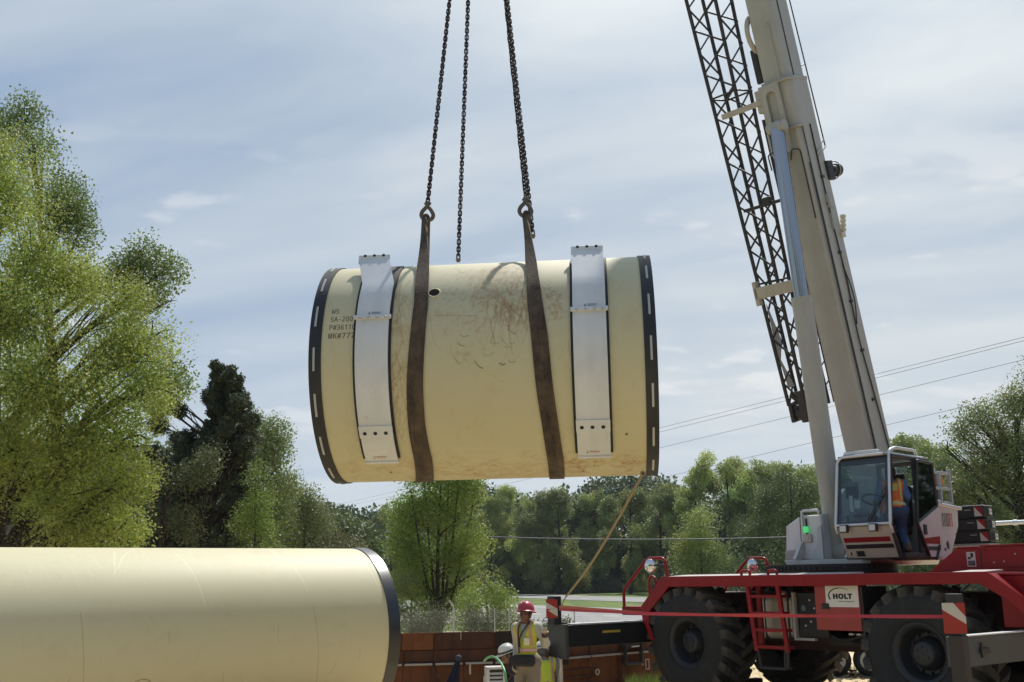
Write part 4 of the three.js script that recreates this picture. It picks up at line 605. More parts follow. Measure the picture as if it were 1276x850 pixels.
// boom, jib and lift cylinder. Boom axes: x to the machine's left, y up along the boom, z out of its underside
const EL = rad(73.7), eS = V(0, Math.sin(EL), Math.cos(EL)), bS = V(1, 0, 0).cross(eS);
const BM = SM.clone().multiply(basis(V(1, 0, 0), eS, bS, V(-0.09, 4.14, -1.4)));
const bp = (name, g, m, parent = CR, o = {}) => part(name, g, m, parent, { ...o, matrix: BM });
{
  const sect = (w, h, y0, y1, off, r) => { // underside rounded, top square; off sinks the underside
    const s = new THREE.Shape(), a = w / 2; s.moveTo(-a, -h); s.lineTo(a, -h); s.lineTo(a, -r - 0.1); s.lineTo(a - 0.02, -r); s.quadraticCurveTo(a - 0.03, 0, a - r, 0); s.lineTo(-a + r, 0); s.quadraticCurveTo(-a + 0.03, 0, -a + 0.02, -r); s.lineTo(-a, -r - 0.1); s.closePath();
    return new THREE.ExtrudeGeometry(s, { depth: y1 - y0, bevelEnabled: false, curveSegments: 6 }).applyMatrix4(new THREE.Matrix4().makeBasis(V(1, 0, 0), V(0, 0, 1), V(0, 1, 0)).setPosition(0, y0, -off)); };
  const rev = (g) => { const q = g.index ? g.toNonIndexed() : g, p = q.attributes.position.array; for (let i = 0; i < p.length; i += 9) for (let k = 0; k < 3; k++) { const t = p[i + 3 + k]; p[i + 3 + k] = p[i + 6 + k]; p[i + 6 + k] = t; } q.deleteAttribute('normal'); q.computeVertexNormals(); return q; };
  const b1 = bp('boom_section', [rev(sect(0.58, 0.68, -1.7, 6.78, 0, 0.09))], M.boom);
  const b2 = bp('boom_section', [rev(sect(0.52, 0.62, 6.7, 12.5, 0.03, 0.1))], M.boom);
  bp('boom_section', [rev(sect(0.44, 0.53, 12.4, 19, 0.06, 0.1))], M.boom);
  bp('section_collar', [rev(sect(0.60, 0.70, 6.74, 6.8, -0.012, 0.095))], M.boom, b1);
  // doubler plate with a long oval recess
  const ov = new THREE.Shape(); ov.moveTo(-0.285, 5.86); ov.lineTo(0.1, 5.86); ov.lineTo(0.1, 6.74); ov.lineTo(-0.285, 6.74); ov.closePath();
  const hole = new THREE.Path(); hole.absarc(-0.08, 6.1, 0.1, Math.PI, 0, false); hole.absarc(-0.08, 6.52, 0.1, 0, Math.PI, false); hole.closePath(); ov.holes.push(hole);
  bp('doubler_plate', [new THREE.ExtrudeGeometry(ov, { depth: 0.07, bevelEnabled: true, bevelSize: 0.008, bevelThickness: 0.008, bevelSegments: 1 })], M.boom, b1);
  bp('stiffener', [box(0.1, 0.32, 6.72, 6.75, -0.15, 0.05, 0.004), box(0.1, 0.32, 5.86, 5.89, -0.15, 0.05, 0.004), box(0.13, 0.15, 5.89, 7.8, 0.0, 0.02, 0.004), box(0.06, 0.15, 7.78, 7.8, 0.0, 0.02, 0.003)], M.boom, b1);
  // hose lines along the left face and the groove line
  bp('hose_line', [box(0.288, 0.3, -1.6, 5.9, -0.125, -0.11, 0), box(0.288, 0.3, -1.6, 5.2, -0.085, -0.07, 0)], M.black, b1);
  bp('groove_line', [box(0.259, 0.272, 6.8, 12.4, -0.3, -0.28, 0)], M.black, b2);
  bp('cable_line', [curveTube([V(0.3, 5.9, -0.4), V(0.31, 4.2, -0.38), V(0.31, 3.0, -0.42), V(0.315, 2.0, -0.36), V(0.31, 1.2, -0.44), V(0.315, 0.4, -0.5), V(0.31, -0.8, -0.6)], 0.014, 60, 6), curveTube([V(0.3, 3.3, -0.42), V(0.33, 2.7, -0.5), V(0.3, 2.2, -0.44)], 0.012, 24, 6)], M.black, b1);
  for (const y of [4.9, 4.4, 3.5, 2.6, 1.7, 0.8]) bp('cable_clip', [box(0.288, 0.32, y, y + 0.05, -0.46, -0.36, 0.004)], M.black, b1);
  // cable reel and flood light on the upper edge
  const reel = bp('cable_reel', [box(0.16, 0.34, 4.86, 5.22, -0.86, -0.62, 0.03)], M.black, b1);
  bp('reel_drum', [rod(V(0.25, 5.04, -0.86), V(0.25, 5.04, -1.06), 0.1, 0.09, 18), rod(V(0.25, 5.04, -1.06), V(0.25, 5.04, -1.14), 0.12, 0.12, 18)], M.darkSteel, reel);
  bp('reel_guard', [new THREE.TorusGeometry(0.17, 0.012, 6, 32).translate(0.25, 5.04, -0.93)], M.greyp, reel);
  bp('reel_stay', [rod(V(0.3, 5.3, -0.45), V(0.26, 5.5, -0.9), 0.01), rod(V(0.3, 5.4, -0.45), V(0.26, 5.62, -0.86), 0.01)], M.greyp, reel);
  bp('flood_light', [rod(V(0.3, 3.85, -0.7), V(0.3, 4.18, -0.84), 0.03, 0.03, 10), ...[0, 1, 2, 3].map((k) => rod(V(0.3, 3.9 + k * 0.08, -0.722 - k * 0.034), V(0.3, 3.94 + k * 0.08, -0.739 - k * 0.034), 0.055, 0.055, 14)), box(0.27, 0.33, 3.78, 3.88, -0.74, -0.6, 0.01)], std([0.55, 0.5, 0.4], 0.5), b1);
  bp('valve_block', [box(0.29, 0.36, 4.35, 4.6, -0.5, -0.36, 0.01), box(0.29, 0.34, 3.95, 4.25, -0.44, -0.36, 0.01)], M.greyp, b1);
  bp('wire_rope', [rod(V(0.24, 5.5, -0.9), V(0.2, 12.3, -0.78), 0.012, 0.012, 6)], M.darkSteel, b1);
  for (const y of [7.0, 9.4]) bp('rope_guide', [rod(V(0.22, y, -0.58), V(0.22, y + 0.06, -0.9), 0.012)], M.greyp, b2);
  bp('boom_window', [box(0.25, 0.258, 8.5, 8.85, -0.42, -0.28, 0)], M.black, b2);
  // lift cylinder, given in superstructure axes
  const p0 = V(-0.09, 2.36, -0.44), p1 = V(-0.09, 9.72, 0.5), d = p1.clone().sub(p0), q = (y) => p0.clone().addScaledVector(d, (y - p0.y) / d.y);
  const cyl = sp('lift_cylinder', [rod(p0, q(6.68), 0.175, 0.175, 32), rod(q(6.56), q(6.7), 0.185, 0.185, 32)], M.boom);
  sp('cylinder_rod', [rod(q(6.66), p1, 0.122, 0.122, 32)], M.chrome, cyl);
  sp('cylinder_eye', [rod(V(-0.3, 2.36, -0.44), V(0.12, 2.36, -0.44), 0.2, 0.2, 24)], M.boom, cyl);
  sp('cylinder_eye', [rod(V(-0.26, 9.76, 0.5), V(0.08, 9.76, 0.5), 0.105, 0.105, 20), box(-0.21, 0.03, 9.66, 9.84, 0.3, 0.6, 0.02)], M.boom, cyl);
  bp('cylinder_bracket', [box(-0.2, -0.16, 5.45, 5.86, -0.02, 0.3, 0.01), box(0.04, 0.08, 5.45, 5.86, -0.02, 0.3, 0.01)], M.boom, b1);
  bp('rod_hose', [bent([V(-0.22, 5.2, 0.36), V(-0.22, 5.48, 0.38), V(0.04, 5.52, 0.38), V(0.04, 5.3, 0.36)], 0.013, 0.05), bent([V(0.1, 5.3, 0.2), V(0.12, 5.5, 0.12), V(0.22, 5.46, 0.02), V(0.22, 4.2, 0.02)], 0.012, 0.05)], M.black, b1);
  // stowed lattice jib on the machine's right
  const y0 = 0.95, y1 = 10.4, W = (y) => mix(0.30, 0.66, sstep(-1.5, 11, y)), cx = (y) => -0.66 - W(y) / 2 - 0.012 * (y - 0.72) - 0.26 * Math.max(0, 1 - (y - 0.72) / 8.5), zc = -0.34, D = (y) => mix(0.34, 0.62, sstep(-1, 10, y));
  const cor = (k, y) => V(cx(y) + (k & 1 ? 0.5 : -0.5) * W(y), y, zc + (k & 2 ? 0.5 : -0.5) * D(y));
  const jib = bp('lattice_jib', [0, 1, 2, 3].map((k) => rod(cor(k, y0), cor(k, y1), 0.036, 0.036, 8)), M.jib);
  const lace = (a, b, ya, yb) => bp('lacing_bar', [rod(cor(a, ya), cor(b, yb), 0.019, 0.019, 6)], M.jib, jib);
  const nB = 11, st = (y1 - y0) / nB;
  for (let i = 0; i < nB; i++) { const a = y0 + i * st, b = a + st, m = (a + b) / 2; for (const [p, q2] of [[0, 1], [2, 3], [0, 2], [1, 3]]) { const s = p === 0 && q2 === 1 || p === 1 ? 1 : 0; if (s) { lace(p, q2, a, m); lace(q2, p, m, b); } else { lace(q2, p, a, m); lace(p, q2, m, b); } } }
  for (const y of [y0 + 0.02, 3.3, 6.9, 10.2]) for (const [p, q2] of [[0, 1], [2, 3], [0, 2], [1, 3]]) lace(p, q2, y, y);
  bp('jib_foot', [box(cx(y0) - 0.2, cx(y0) - 0.12, 0.62, 1.0, -0.52, -0.16, 0.02), box(cx(y0) + 0.03, cx(y0) + 0.2, 0.6, 1.2, -0.5, -0.14, 0.02), box(cx(y0) - 0.2, cx(y0) + 0.3, 0.85, 0.93, -0.46, -0.2, 0.02), rod(V(cx(y0) - 0.1, 1.15, -0.2), V(cx(y0) + 0.3, 0.7, -0.25), 0.05)], M.jib, jib);
  bp('foot_sheave', [rod(V(cx(y0) - 0.06, 0.78, -0.3), V(cx(y0) + 0.1, 0.78, -0.3), 0.15, 0.15, 24)], M.black, jib);
  bp('jib_damper', [rod(V(-0.72, 1.05, -0.12), V(-0.7, 1.9, -0.16), 0.06, 0.06, 14)], std([0.42, 0.3, 0.18], 0.5), jib);
  bp('gusset', [prism([[cx(2.6) - 0.16, 2.9], [cx(2.6) - 0.02, 2.2], [cx(2.6) - 0.16, 1.7]], -0.17, -0.15, 0), prism([[cx(2.2) - 0.15, 1.9], [cx(2.2) + 0.04, 1.3], [cx(2.2) - 0.1, 1.28]], -0.17, -0.15, 0)], std([0.2, 0.21, 0.22], 0.5), jib);
  const brM = std([0.42, 0.385, 0.32], 0.5, { map: TX.paint });
  bp('jib_bracket', [box(cx(3.15) - W(3.15) / 2 - 0.06, -0.28, 3.02, 3.24, -0.06, 0.02, 0.012), box(cx(3.15) - W(3.15) / 2 - 0.06, cx(3.15) - W(3.15) / 2 + 0.02, 2.9, 3.36, -0.14, 0.02, 0.01), box(-0.46, -0.29, 2.8, 3.3, -0.3, -0.1, 0.02)], brM);
  bp('jib_bracket', [box(cx(6.5) - W(6.5) / 2 + 0.2, -0.3, 6.44, 6.54, -0.02, 0.05, 0.012), box(-0.42, -0.3, 6.3, 6.72, -0.2, 0.02, 0.02)], brM);
  bp('stow_pin', [rod(V(-0.44, 4.6, -0.3), V(-0.3, 4.6, -0.3), 0.06, 0.06, 12), box(cx(4.7) - 0.1, -0.3, 4.66, 4.72, -0.05, 0.0, 0.01), box(-0.75, -0.6, 4.66, 4.82, -0.1, 0.02, 0.01)], M.black, jib);
  bp('jib_sheave', [new THREE.TorusGeometry(0.19, 0.045, 10, 32).scale(1, 1.6, 1).rotateY(Math.PI / 2 - 0.18).translate(-0.26, 7.75, -0.2)], brM);
  bp('hose_bundle', [box(-0.4, -0.27, 6.85, 7.5, -0.2, -0.12, 0.03)], M.black);
  bp('side_rail', [rod(V(-0.42, 6.2, -0.1), V(-0.4, 0.9, -0.1), 0.03), rod(V(-0.36, 6.2, -0.2), V(-0.34, 0.9, -0.2), 0.026), ...Array.from({ length: 14 }, (_, k) => rod(V(-0.42, 1.2 + k * 0.36, -0.1), V(-0.34, 1.32 + k * 0.36, -0.2), 0.012, 0.012, 6))], M.jib);
}
// ---------------------------------------------------------------- trench box of rusty steel behind the workers
{
  const a = at(425, 833, 18.15).setY(0), c = at(652, 822, 18.6).setY(0), b = at(840, 806, 21.2).setY(0);
  const t = thing('trench_box', 'rusty brown steel trench box with a bright ledge, standing behind the workers', 'trench box', [c.x, 0, c.z]);
  const wall = (p, q, plates, tone) => {
    const d = q.clone().sub(p), L = d.length(), ang = Math.atan2(-d.z, d.x), m = new THREE.Matrix4().makeRotationY(ang).setPosition(p.x - c.x, 0, p.z - c.z);
    const ledge = 0.585, top = 1.12;
    part('back_sheet', [box(0, L, -0.75, top - 0.02, -0.07, -0.035, 0)], M.rust, t, { matrix: m });
    setSeed(31 + tone);
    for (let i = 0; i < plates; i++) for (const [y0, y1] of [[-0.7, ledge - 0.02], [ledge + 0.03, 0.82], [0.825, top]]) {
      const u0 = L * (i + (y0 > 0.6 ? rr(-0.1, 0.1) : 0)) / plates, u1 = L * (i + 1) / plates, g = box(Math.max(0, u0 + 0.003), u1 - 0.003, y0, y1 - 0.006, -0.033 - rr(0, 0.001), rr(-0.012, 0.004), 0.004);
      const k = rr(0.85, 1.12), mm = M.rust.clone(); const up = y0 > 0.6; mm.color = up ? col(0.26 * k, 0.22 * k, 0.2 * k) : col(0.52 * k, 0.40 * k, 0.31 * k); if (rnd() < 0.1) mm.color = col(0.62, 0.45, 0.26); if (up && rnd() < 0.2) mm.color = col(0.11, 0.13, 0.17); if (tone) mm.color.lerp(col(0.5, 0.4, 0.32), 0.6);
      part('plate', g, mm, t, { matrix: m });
    }
    for (let i = 0; i < plates; i++) part('ledge', [box(L * i / plates + 0.03, L * (i + 1) / plates - 0.02, ledge - 0.015, ledge + 0.02, -0.03, 0.075, 0.004)], std([0.42, 0.38, 0.35], 0.55, { map: TX.paint, metalness: 0.3 }), t, { matrix: m });
    for (let i = 1; i < plates; i += 2) part('rib', [box(L * i / plates - 0.035, L * i / plates + 0.035, -0.7, ledge - 0.02, -0.01, 0.045, 0.006)], M.rust, t, { matrix: m });
    return m;
  };
  wall(a, c, 6, 0);
  const m = wall(c, b, 5, 1);
  const L = c.distanceTo(b), U = (px) => L * (px - 652) / (840 - 652) * 0.93;
  part('lifting_frame', [bent([V(U(779), 0.74, 0.09), V(U(776), 0.4, 0.09), V(U(800), 0.38, 0.09), V(U(801), 0.76, 0.09)], 0.04, 0.06, 8), box(U(774), U(803), 0.7, 0.78, 0.02, 0.1, 0.01)], M.black, t, { matrix: m });
  part('frame_bar', [box(U(786), U(797), 0.695, 0.72, 0.1, 0.115, 0.003)], M.silver, t, { matrix: m });
  for (let k = 0; k < 4; k++) part('corrugation', [rod(V(U(698), 0.36 - k * 0.12, 0), V(U(742), 0.36 - k * 0.12, 0), 0.03, 0.03, 8)], M.rust, t, { matrix: m });
  part('shackle', [new THREE.TorusGeometry(0.045, 0.015, 8, 20).translate(U(742), 0.3, 0.04)], std([0.5, 0.44, 0.36], 0.5), t, { matrix: m });
  const chalk = std([0.5, 0.45, 0.4], 0.9);
  part('painted_mark', [box(U(803.5), U(804.6), 0.34, 0.52, 0.01, 0.014, 0), box(U(803.5), U(807.5), 0.34, 0.365, 0.01, 0.014, 0)], chalk, t, { matrix: m });
  part('painted_mark', [box(U(810), U(811.1), 0.25, 0.45, 0.01, 0.014, 0), box(U(814.6), U(815.7), 0.25, 0.45, 0.01, 0.014, 0), box(U(810), U(815.7), 0.43, 0.45, 0.0145, 0.018, 0), box(U(810), U(815.7), 0.25, 0.27, 0.0145, 0.018, 0)], chalk, t, { matrix: m });
  const m2 = new THREE.Matrix4().makeRotationY(Math.atan2(-(c.z - a.z), c.x - a.x)).setPosition(a.x - c.x, 0, a.z - c.z), L2 = a.distanceTo(c), U2 = (px) => L2 * (px - 425) / (652 - 425);
  part('paint_drip', [box(U2(583.3), U2(585.6), 0.40, 0.57, 0.008, 0.014, 0.002), box(U2(601), U2(603.2), 0.2, 0.36, 0.008, 0.014, 0.002)], std([0.62, 0.58, 0.52], 0.8), t, { matrix: m2 });
  part('paint_drip', [box(U2(572.7), U2(573.6), 0.98, 1.12, 0.008, 0.014, 0.002)], std([0.5, 0.44, 0.36], 0.8), t, { matrix: m2 });
}
// navy tarp hung over the ledge, with folds
{
  const P = [], I = [], n = 20, r = 14, top = at(571.5, 821.5, 17.95), pl = at(548, 868, 17.75), pr = at(572, 868, 17.75);
  for (let j = 0; j <= r; j++) for (let i = 0; i <= n; i++) { const t = j / r, u = i / n, w = Math.pow(t, 0.8), e = pl.clone().lerp(pr, u), p = top.clone().add(V((u - 0.5) * 0.06, 0, 0)).lerp(e, t); p.z += Math.sin(u * 17 + t) * 0.035 * w + 0.05; p.y += (1 - t) * 0.02; P.push(p.x, p.y, p.z); }
  for (let j = 0; j < r; j++) for (let i = 0; i < n; i++) { const a = j * (n + 1) + i; I.push(a, a + n + 1, a + 1, a + 1, a + n + 1, a + n + 2); }
  const g = new THREE.BufferGeometry(); g.setAttribute('position', new THREE.Float32BufferAttribute(P, 3)); g.setIndex(I); g.computeVertexNormals();
  const t = single('tarp', g, std([0.012, 0.016, 0.04], 0.85, { map: TX.cloth, side: THREE.DoubleSide }), 'dark navy tarp hanging in folds from the ledge of the rusty trench box', 'tarp');
  part('knot', [new THREE.SphereGeometry(0.055, 12, 10).translate(top.x, top.y + 0.02, top.z + 0.05)], std([0.03, 0.035, 0.06], 0.8), t);
}
// pale louvred box and green hose
{
  const p = at(618, 868, 16.9), t = thing('louvred_box', 'pale grey louvred box beside the trench box, below the green hose', 'box', [p.x, 0.0, p.z], 0.16);
  const w = 0.29, h0 = p.y - 0.3, h1 = at(618, 832, 16.9).y, m = std([0.55, 0.56, 0.55], 0.5, { map: TX.paint });
  part('casing', [box(-w / 2, w / 2, -0.72, h1, -0.3, -0.02, 0.012)], m, t);
  part('frame', [box(-w / 2, -w / 2 + 0.045, -0.7, h1, -0.02, 0.03, 0.006), box(w / 2 - 0.03, w / 2, -0.7, h1, -0.02, 0.03, 0.006), box(-w / 2, w / 2, h1 - 0.035, h1 + 0.003, -0.02, 0.03, 0.006)], m, t);
  for (let k = 0; k < 8; k++) { const y = h1 - 0.1 - k * 0.062; part('louvre', [new THREE.BoxGeometry(w - 0.08, 0.034, 0.012).rotateX(-0.6).translate(0.005, y, 0.0)], m, t); }
  part('inner_dark', [box(-w / 2 + 0.04, w / 2 - 0.03, -0.6, h1 - 0.03, -0.018, -0.012, 0)], M.black, t);
  const pts = [[603, 824, 16.6], [608, 819.5, 16.5], [614, 818.5, 16.4], [620, 821.5, 16.2], [625, 828, 16.0], [629, 838, 15.8], [631, 852, 15.7], [632, 880, 15.6]].map((q) => at(...q));
  single('green_hose', curveTube(pts, 0.018, 60, 10), phys([0.10, 0.34, 0.13], 0.4, { clearcoat: 0.3 }), 'bright green hose arching down behind the worker in the red hard hat', 'hose');
}
// red tape round the front of the crane, tan tag line
{
  const A = at(697, 759.3, 16.2), K = at(800, 763.2, 15.2), B = at(1196, 768.6, 12.35);
  const list = []; const N = 44;
  for (let i = 0; i <= N; i++) { const t = i / N, k = 0.30; const p = t < k ? A.clone().lerp(K, t / k) : K.clone().lerp(B, (t - k) / (1 - k)); p.y += -0.02 * Math.sin(t * Math.PI); const roll = 0.25 + 0.25 * Math.sin(t * 9); list.push({ p, n: V(-0.3, Math.sin(roll), Math.cos(roll)).normalize(), w: 0.042 + 0.006 * Math.sin(t * 23) }); }
  const tapeM = phys([0.62, 0.055, 0.06], 0.4, { transmission: 0.25, thickness: 0, side: THREE.DoubleSide });
  const t = single('barrier_tape', ribbon(list, 0.002), tapeM, 'long red barrier tape stretched between the two striped outrigger posts of the crane', 'tape');
  const fl = []; for (let i = 0; i <= 8; i++) { const q = at(1188 - i * 0.3, 770 + i * 1.7, 12.3); q.z += 0.02 * Math.sin(i); fl.push({ p: q, n: V(0.2 * Math.sin(i * 0.8), 0, 1).normalize(), w: 0.036 + 0.01 * Math.sin(i) }); }
  part('loose_end', ribbon(fl, 0.002), tapeM, t);
  const orange = []; for (let i = 0; i <= 14; i++) { const u = i / 14, q = A.clone().lerp(K, u); q.y += 0.05 * (1 - u) - 0.01; q.z -= 0.02; orange.push({ p: q, n: V(-0.3, 0.5, 0.8).normalize(), w: 0.045 }); }
  part('orange_length', ribbon(orange, 0.002), phys([0.68, 0.17, 0.06], 0.45, { transmission: 0.25, thickness: 0, side: THREE.DoubleSide }), t);
  const P0 = toHang(at(799, 594, 11.3)); const q0 = onHangPlane(801, 590, 0.9).applyMatrix4(hangM), q1 = at(705, 744, 15.8), rope = [];
  for (let i = 0; i <= 24; i++) { const u = i / 24, p = q0.clone().lerp(q1, u); p.y -= 0.09 * Math.sin(u * Math.PI); rope.push(p); }
  const r = single('tag_line', curveTube(rope, 0.014, 60, 8), std([0.30, 0.23, 0.13], 0.9, { map: TX.cloth }), 'tan rope slanting down from the hanging pipe towards the striped outrigger post', 'rope');
  part('rope_tail', curveTube([q1, at(701, 752, 16.0), at(697.5, 760, 16.1)], 0.009, 20, 6), std([0.2, 0.15, 0.09], 0.9), r);
  part('rope_knot', [new THREE.TorusGeometry(0.02, 0.01, 8, 16).rotateY(0.4).translate(q0.x, q0.y, q0.z)], std([0.24, 0.18, 0.1], 0.9), r);
}
// chain link fence
{
  const f0 = at(430, 786, 27).setY(0), f1 = at(760, 786, 30).setY(0), d = f1.clone().sub(f0), L = d.length(), ang = Math.atan2(-d.z, d.x);
  const t = thing('chain_link_fence', 'thin grey chain link fence with barbed wire behind the rusty trench box', 'fence', [f0.x, 0, f0.z], ang);
  const gm = std([0.34, 0.35, 0.36], 0.5, { metalness: 0.4 }), H = 1.22, w = [];
  for (let s = -H; s < L; s += 0.075) for (const k of [1, -1]) { const a = k > 0 ? V(s, 0.05, 0) : V(s + H, 0.05, 0), b = k > 0 ? V(s + H, H, 0) : V(s, H, 0); if (a.x > -0.2 && b.x < L + 0.2 && a.x < L && b.x > 0) w.push(rod(a, b, 0.0016, 0.0016, 3, true)); }
  part('wire_mesh', w, gm, t, { kind: 'stuff' });
  const base = (px) => (px - 430) / 330 * L;
  for (const px of [458, 557, 608, 626, 712]) part('post', px !== 557 ? [rod(V(base(px), -0.1, 0), V(base(px), H + 0.02, 0), 0.02, 0.018, 8)] : [rod(V(base(px), -0.1, 0), V(base(px), H + 0.06, 0), 0.028, 0.026, 10), bent([V(base(px), H + 0.02, 0), V(base(px), H + 0.07, 0), V(base(px) - 0.17, H + 0.27, 0.12)], 0.018, 0.04)], std([0.42, 0.43, 0.43], 0.5, { metalness: 0.3 }), t);
  for (const k of [0.3, 0.65, 1]) part('barbed_wire', [rod(V(-0.1, H + 0.07 + 0.19 * k, 0.12 * k), V(L - 0.1, H + 0.07 + 0.19 * k, 0.12 * k), 0.0018, 0.0018, 4)], M.darkSteel, t);
}
// trailer seen under the crane
{
  const p = at(1062, 839, 21.2).setY(0), t = thing('utility_trailer', 'small twin axle trailer with grey wheels seen under the crane', 'trailer', [p.x, 0, p.z], -0.18); t.scale.setScalar(1.22);
  part('bed', [box(-1.3, 1.3, 0.62, 0.78, -1.4, 0.1, 0.015), box(-1.3, 1.3, 0.78, 1.2, -1.4, -1.36, 0.01)], std([0.05, 0.045, 0.045], 0.7, { map: TX.paint }), t);
  part('fender', [box(-0.62, 0.66, 0.56, 0.62, -0.06, 0.16, 0.012)], std([0.34, 0.27, 0.19], 0.7, { map: TX.paint }), t);
  const ty = new THREE.TorusGeometry(0.185, 0.075, 12, 32).scale(1, 1, 1.2);
  for (const x of [-0.26, 0.28]) {
    const w = new THREE.Group(); w.name = 'wheel'; w.position.set(x, 0.26, 0.06); t.add(w);
    part('tyre', ty, M.rubber, w);
    part('rim', [rod(V(0, 0, 0.0), V(0, 0, 0.07), 0.15, 0.15, 24), new THREE.TorusGeometry(0.145, 0.016, 8, 28).translate(0, 0, 0.075), rod(V(0, 0, 0.07), V(0, 0, 0.1), 0.045, 0.04, 14)], std([0.55, 0.56, 0.55], 0.5, { map: TX.paint }), w);
    for (let k = 0; k < 6; k++) { const a = k * Math.PI / 3; part('rim_hole', [rod(V(Math.cos(a) * 0.095, Math.sin(a) * 0.095, 0.066), V(Math.cos(a) * 0.095, Math.sin(a) * 0.095, 0.073), 0.02, 0.02, 8)], M.black, w); }
  }
}
{ // timber block and stones under the crane
  const p = at(936, 838, 19.5); single('timber_block', new RoundedBoxGeometry(0.36, 0.16, 0.2, 1, 0.012).rotateY(0.4).translate(p.x, 0.08, p.z), std([0.24, 0.17, 0.1], 0.9, { map: TX.bark }), 'brown timber block lying on the gravel under the crane ladder', 'timber block');
  setSeed(91); const g = [];
  for (let i = 0; i < 900; i++) { const q = onGround(rr(780, 1130), rr(826, 868)); const r = rr(0.015, 0.06); g.push(new THREE.IcosahedronGeometry(r, 0).scale(1, 0.6, 1.2).rotateY(rr(0, 6)).translate(q.x + rr(-0.3, 0.3), r * 0.3, q.z + rr(-0.5, 0.5))); }
  single('loose_stones', g, std([0.42, 0.4, 0.36], 0.9, { map: TX.gravel }), 'loose pale stones scattered over the gravel under the crane', 'stones', { kind: 'stuff' });
}
// overhead lines
{
  const wire = (a, b, sag, r, label, shade) => { const A = at(...a), B = at(...b), pts = []; for (let i = 0; i <= 30; i++) { const u = i / 30, p = A.clone().lerp(B, u); p.y -= sag * 4 * u * (1 - u); pts.push(p); } single('power_line', curveTube(pts, r, 120, 5), std([shade, shade, shade * 1.05], 0.6), label, 'power line', { group: null }); };
  wire([1420, 384, 55], [330, 648, 260], 0.5, 0.016, 'topmost of the thin overhead lines rising to the right edge', 0.22);
  wire([1420, 388, 55], [330, 651, 260], 0.7, 0.016, 'overhead line just beneath the topmost one, close beside it', 0.22);
  wire([1420, 413, 56], [330, 668, 260], 0.6, 0.016, 'third overhead line from the top, crossing the boom', 0.25);
  wire([1420, 455, 58], [400, 690, 300], 0.4, 0.017, 'lowest of the overhead lines, passing behind the jib foot', 0.25);
  wire([480, 663, 62], [1240, 655, 62], 0.6, 0.035, 'thick dark sagging cable in front of the dark far trees', 0.10);
}
{ const a = at(1236, 652.5, 24), b = at(1330, 648, 24); single('steel_pole', [rod(a, b, 0.05, 0.045, 12), rod(a.clone().lerp(b, 0.28), a.clone().lerp(b, 0.33), 0.062, 0.062, 12)], M.silver, 'thin grey steel pole sticking out level at the right edge behind the counterweights', 'pole'); }
{ // small shed and white marker post in the shade of the far trees
  const p = onGround(722, 741.5), t = thing('shed', 'small blue grey shed in the shade under the far trees', 'shed', [p.x, 0, p.z - 15], 0.2);
  part('wall', [box(-3.0, 3.0, 0, 1.7, -2, 2, 0.02)], std([0.035, 0.047, 0.065], 0.8, { map: TX.paint }), t);
  part('roof', [prism([[-3.3, 1.7], [3.3, 1.7], [3.1, 1.9], [-3.1, 1.9]], -2.3, 2.3, 0.02)], std([0.06, 0.075, 0.09], 0.7), t);
  part('door', [box(0.6, 1.7, 0.02, 1.5, 2.0, 2.05, 0.01)], std([0.10, 0.125, 0.17], 0.6), t);
  const q = onGround(695, 740.5); single('marker_post', [rod(V(q.x, 0, q.z), V(q.x, 1.1, q.z), 0.09, 0.09, 8)], std([0.6, 0.6, 0.58], 0.7), 'short white marker post at the far edge of the road', 'post');
}
// ---------------------------------------------------------------- trees
const leafGeo = (n, size, R, up, s) => { // a clump of small folded leaves
  setSeed(s); const P = [], N = [], I = [];
  for (let i = 0; i < n; i++) {
    const c = V(rr(-1, 1), rr(-1, 1), rr(-1, 1)); if (c.length() > 1) { i--; continue; } c.multiplyScalar(R);
    const ax = V(rr(-1, 1), rr(-0.7, 0.7) - up, rr(-1, 1)).normalize(), w0 = V(rr(-1, 1), rr(-1, 1), rr(-1, 1)).cross(ax).normalize(), nn = ax.clone().cross(w0), l = size * rr(0.7, 1.25), w = l * 0.36, k = P.length / 3;
    const q = [c.clone(), c.clone().addScaledVector(ax, l * 0.5).addScaledVector(w0, w).addScaledVector(nn, w * 0.35), c.clone().addScaledVector(ax, l), c.clone().addScaledVector(ax, l * 0.5).addScaledVector(w0, -w).addScaledVector(nn, w * 0.35)];
    for (const v of q) { P.push(v.x, v.y, v.z); N.push(nn.x, nn.y, nn.z); }
    I.push(k, k + 1, k + 2, k, k + 2, k + 3);
  }
  const g = new THREE.BufferGeometry(); g.setAttribute('position', new THREE.Float32BufferAttribute(P, 3)); g.setIndex(I); g.computeVertexNormals(); return g;
};
const LEAF = {
  near: [1, 2, 3].map((s) => leafGeo(60, 0.072, 0.52, 0.1, s)),
  fine: [4, 5, 6].map((s) => leafGeo(52, 0.07, 0.46, 0.2, s)),
  far: [7, 8, 9].map((s) => leafGeo(90, 0.24, 0.9, 0.1, s)),
  needle: [10, 11, 12].map((s) => leafGeo(26, 0.065, 0.13, -0.5, s)),
};
const leafM = (t) => new THREE.MeshPhysicalMaterial({ color: 0xffffff, roughness: 0.55, transmission: t, thickness: 0, side: THREE.DoubleSide, specularIntensity: 0.5 });
const LM = { thin: leafM(0.72), mid: leafM(0.55), dull: leafM(0.35) };
const barkM = std([0.34, 0.32, 0.30], 0.95, { map: TX.bark, bumpMap: TX.rough, bumpScale: 0.02 });
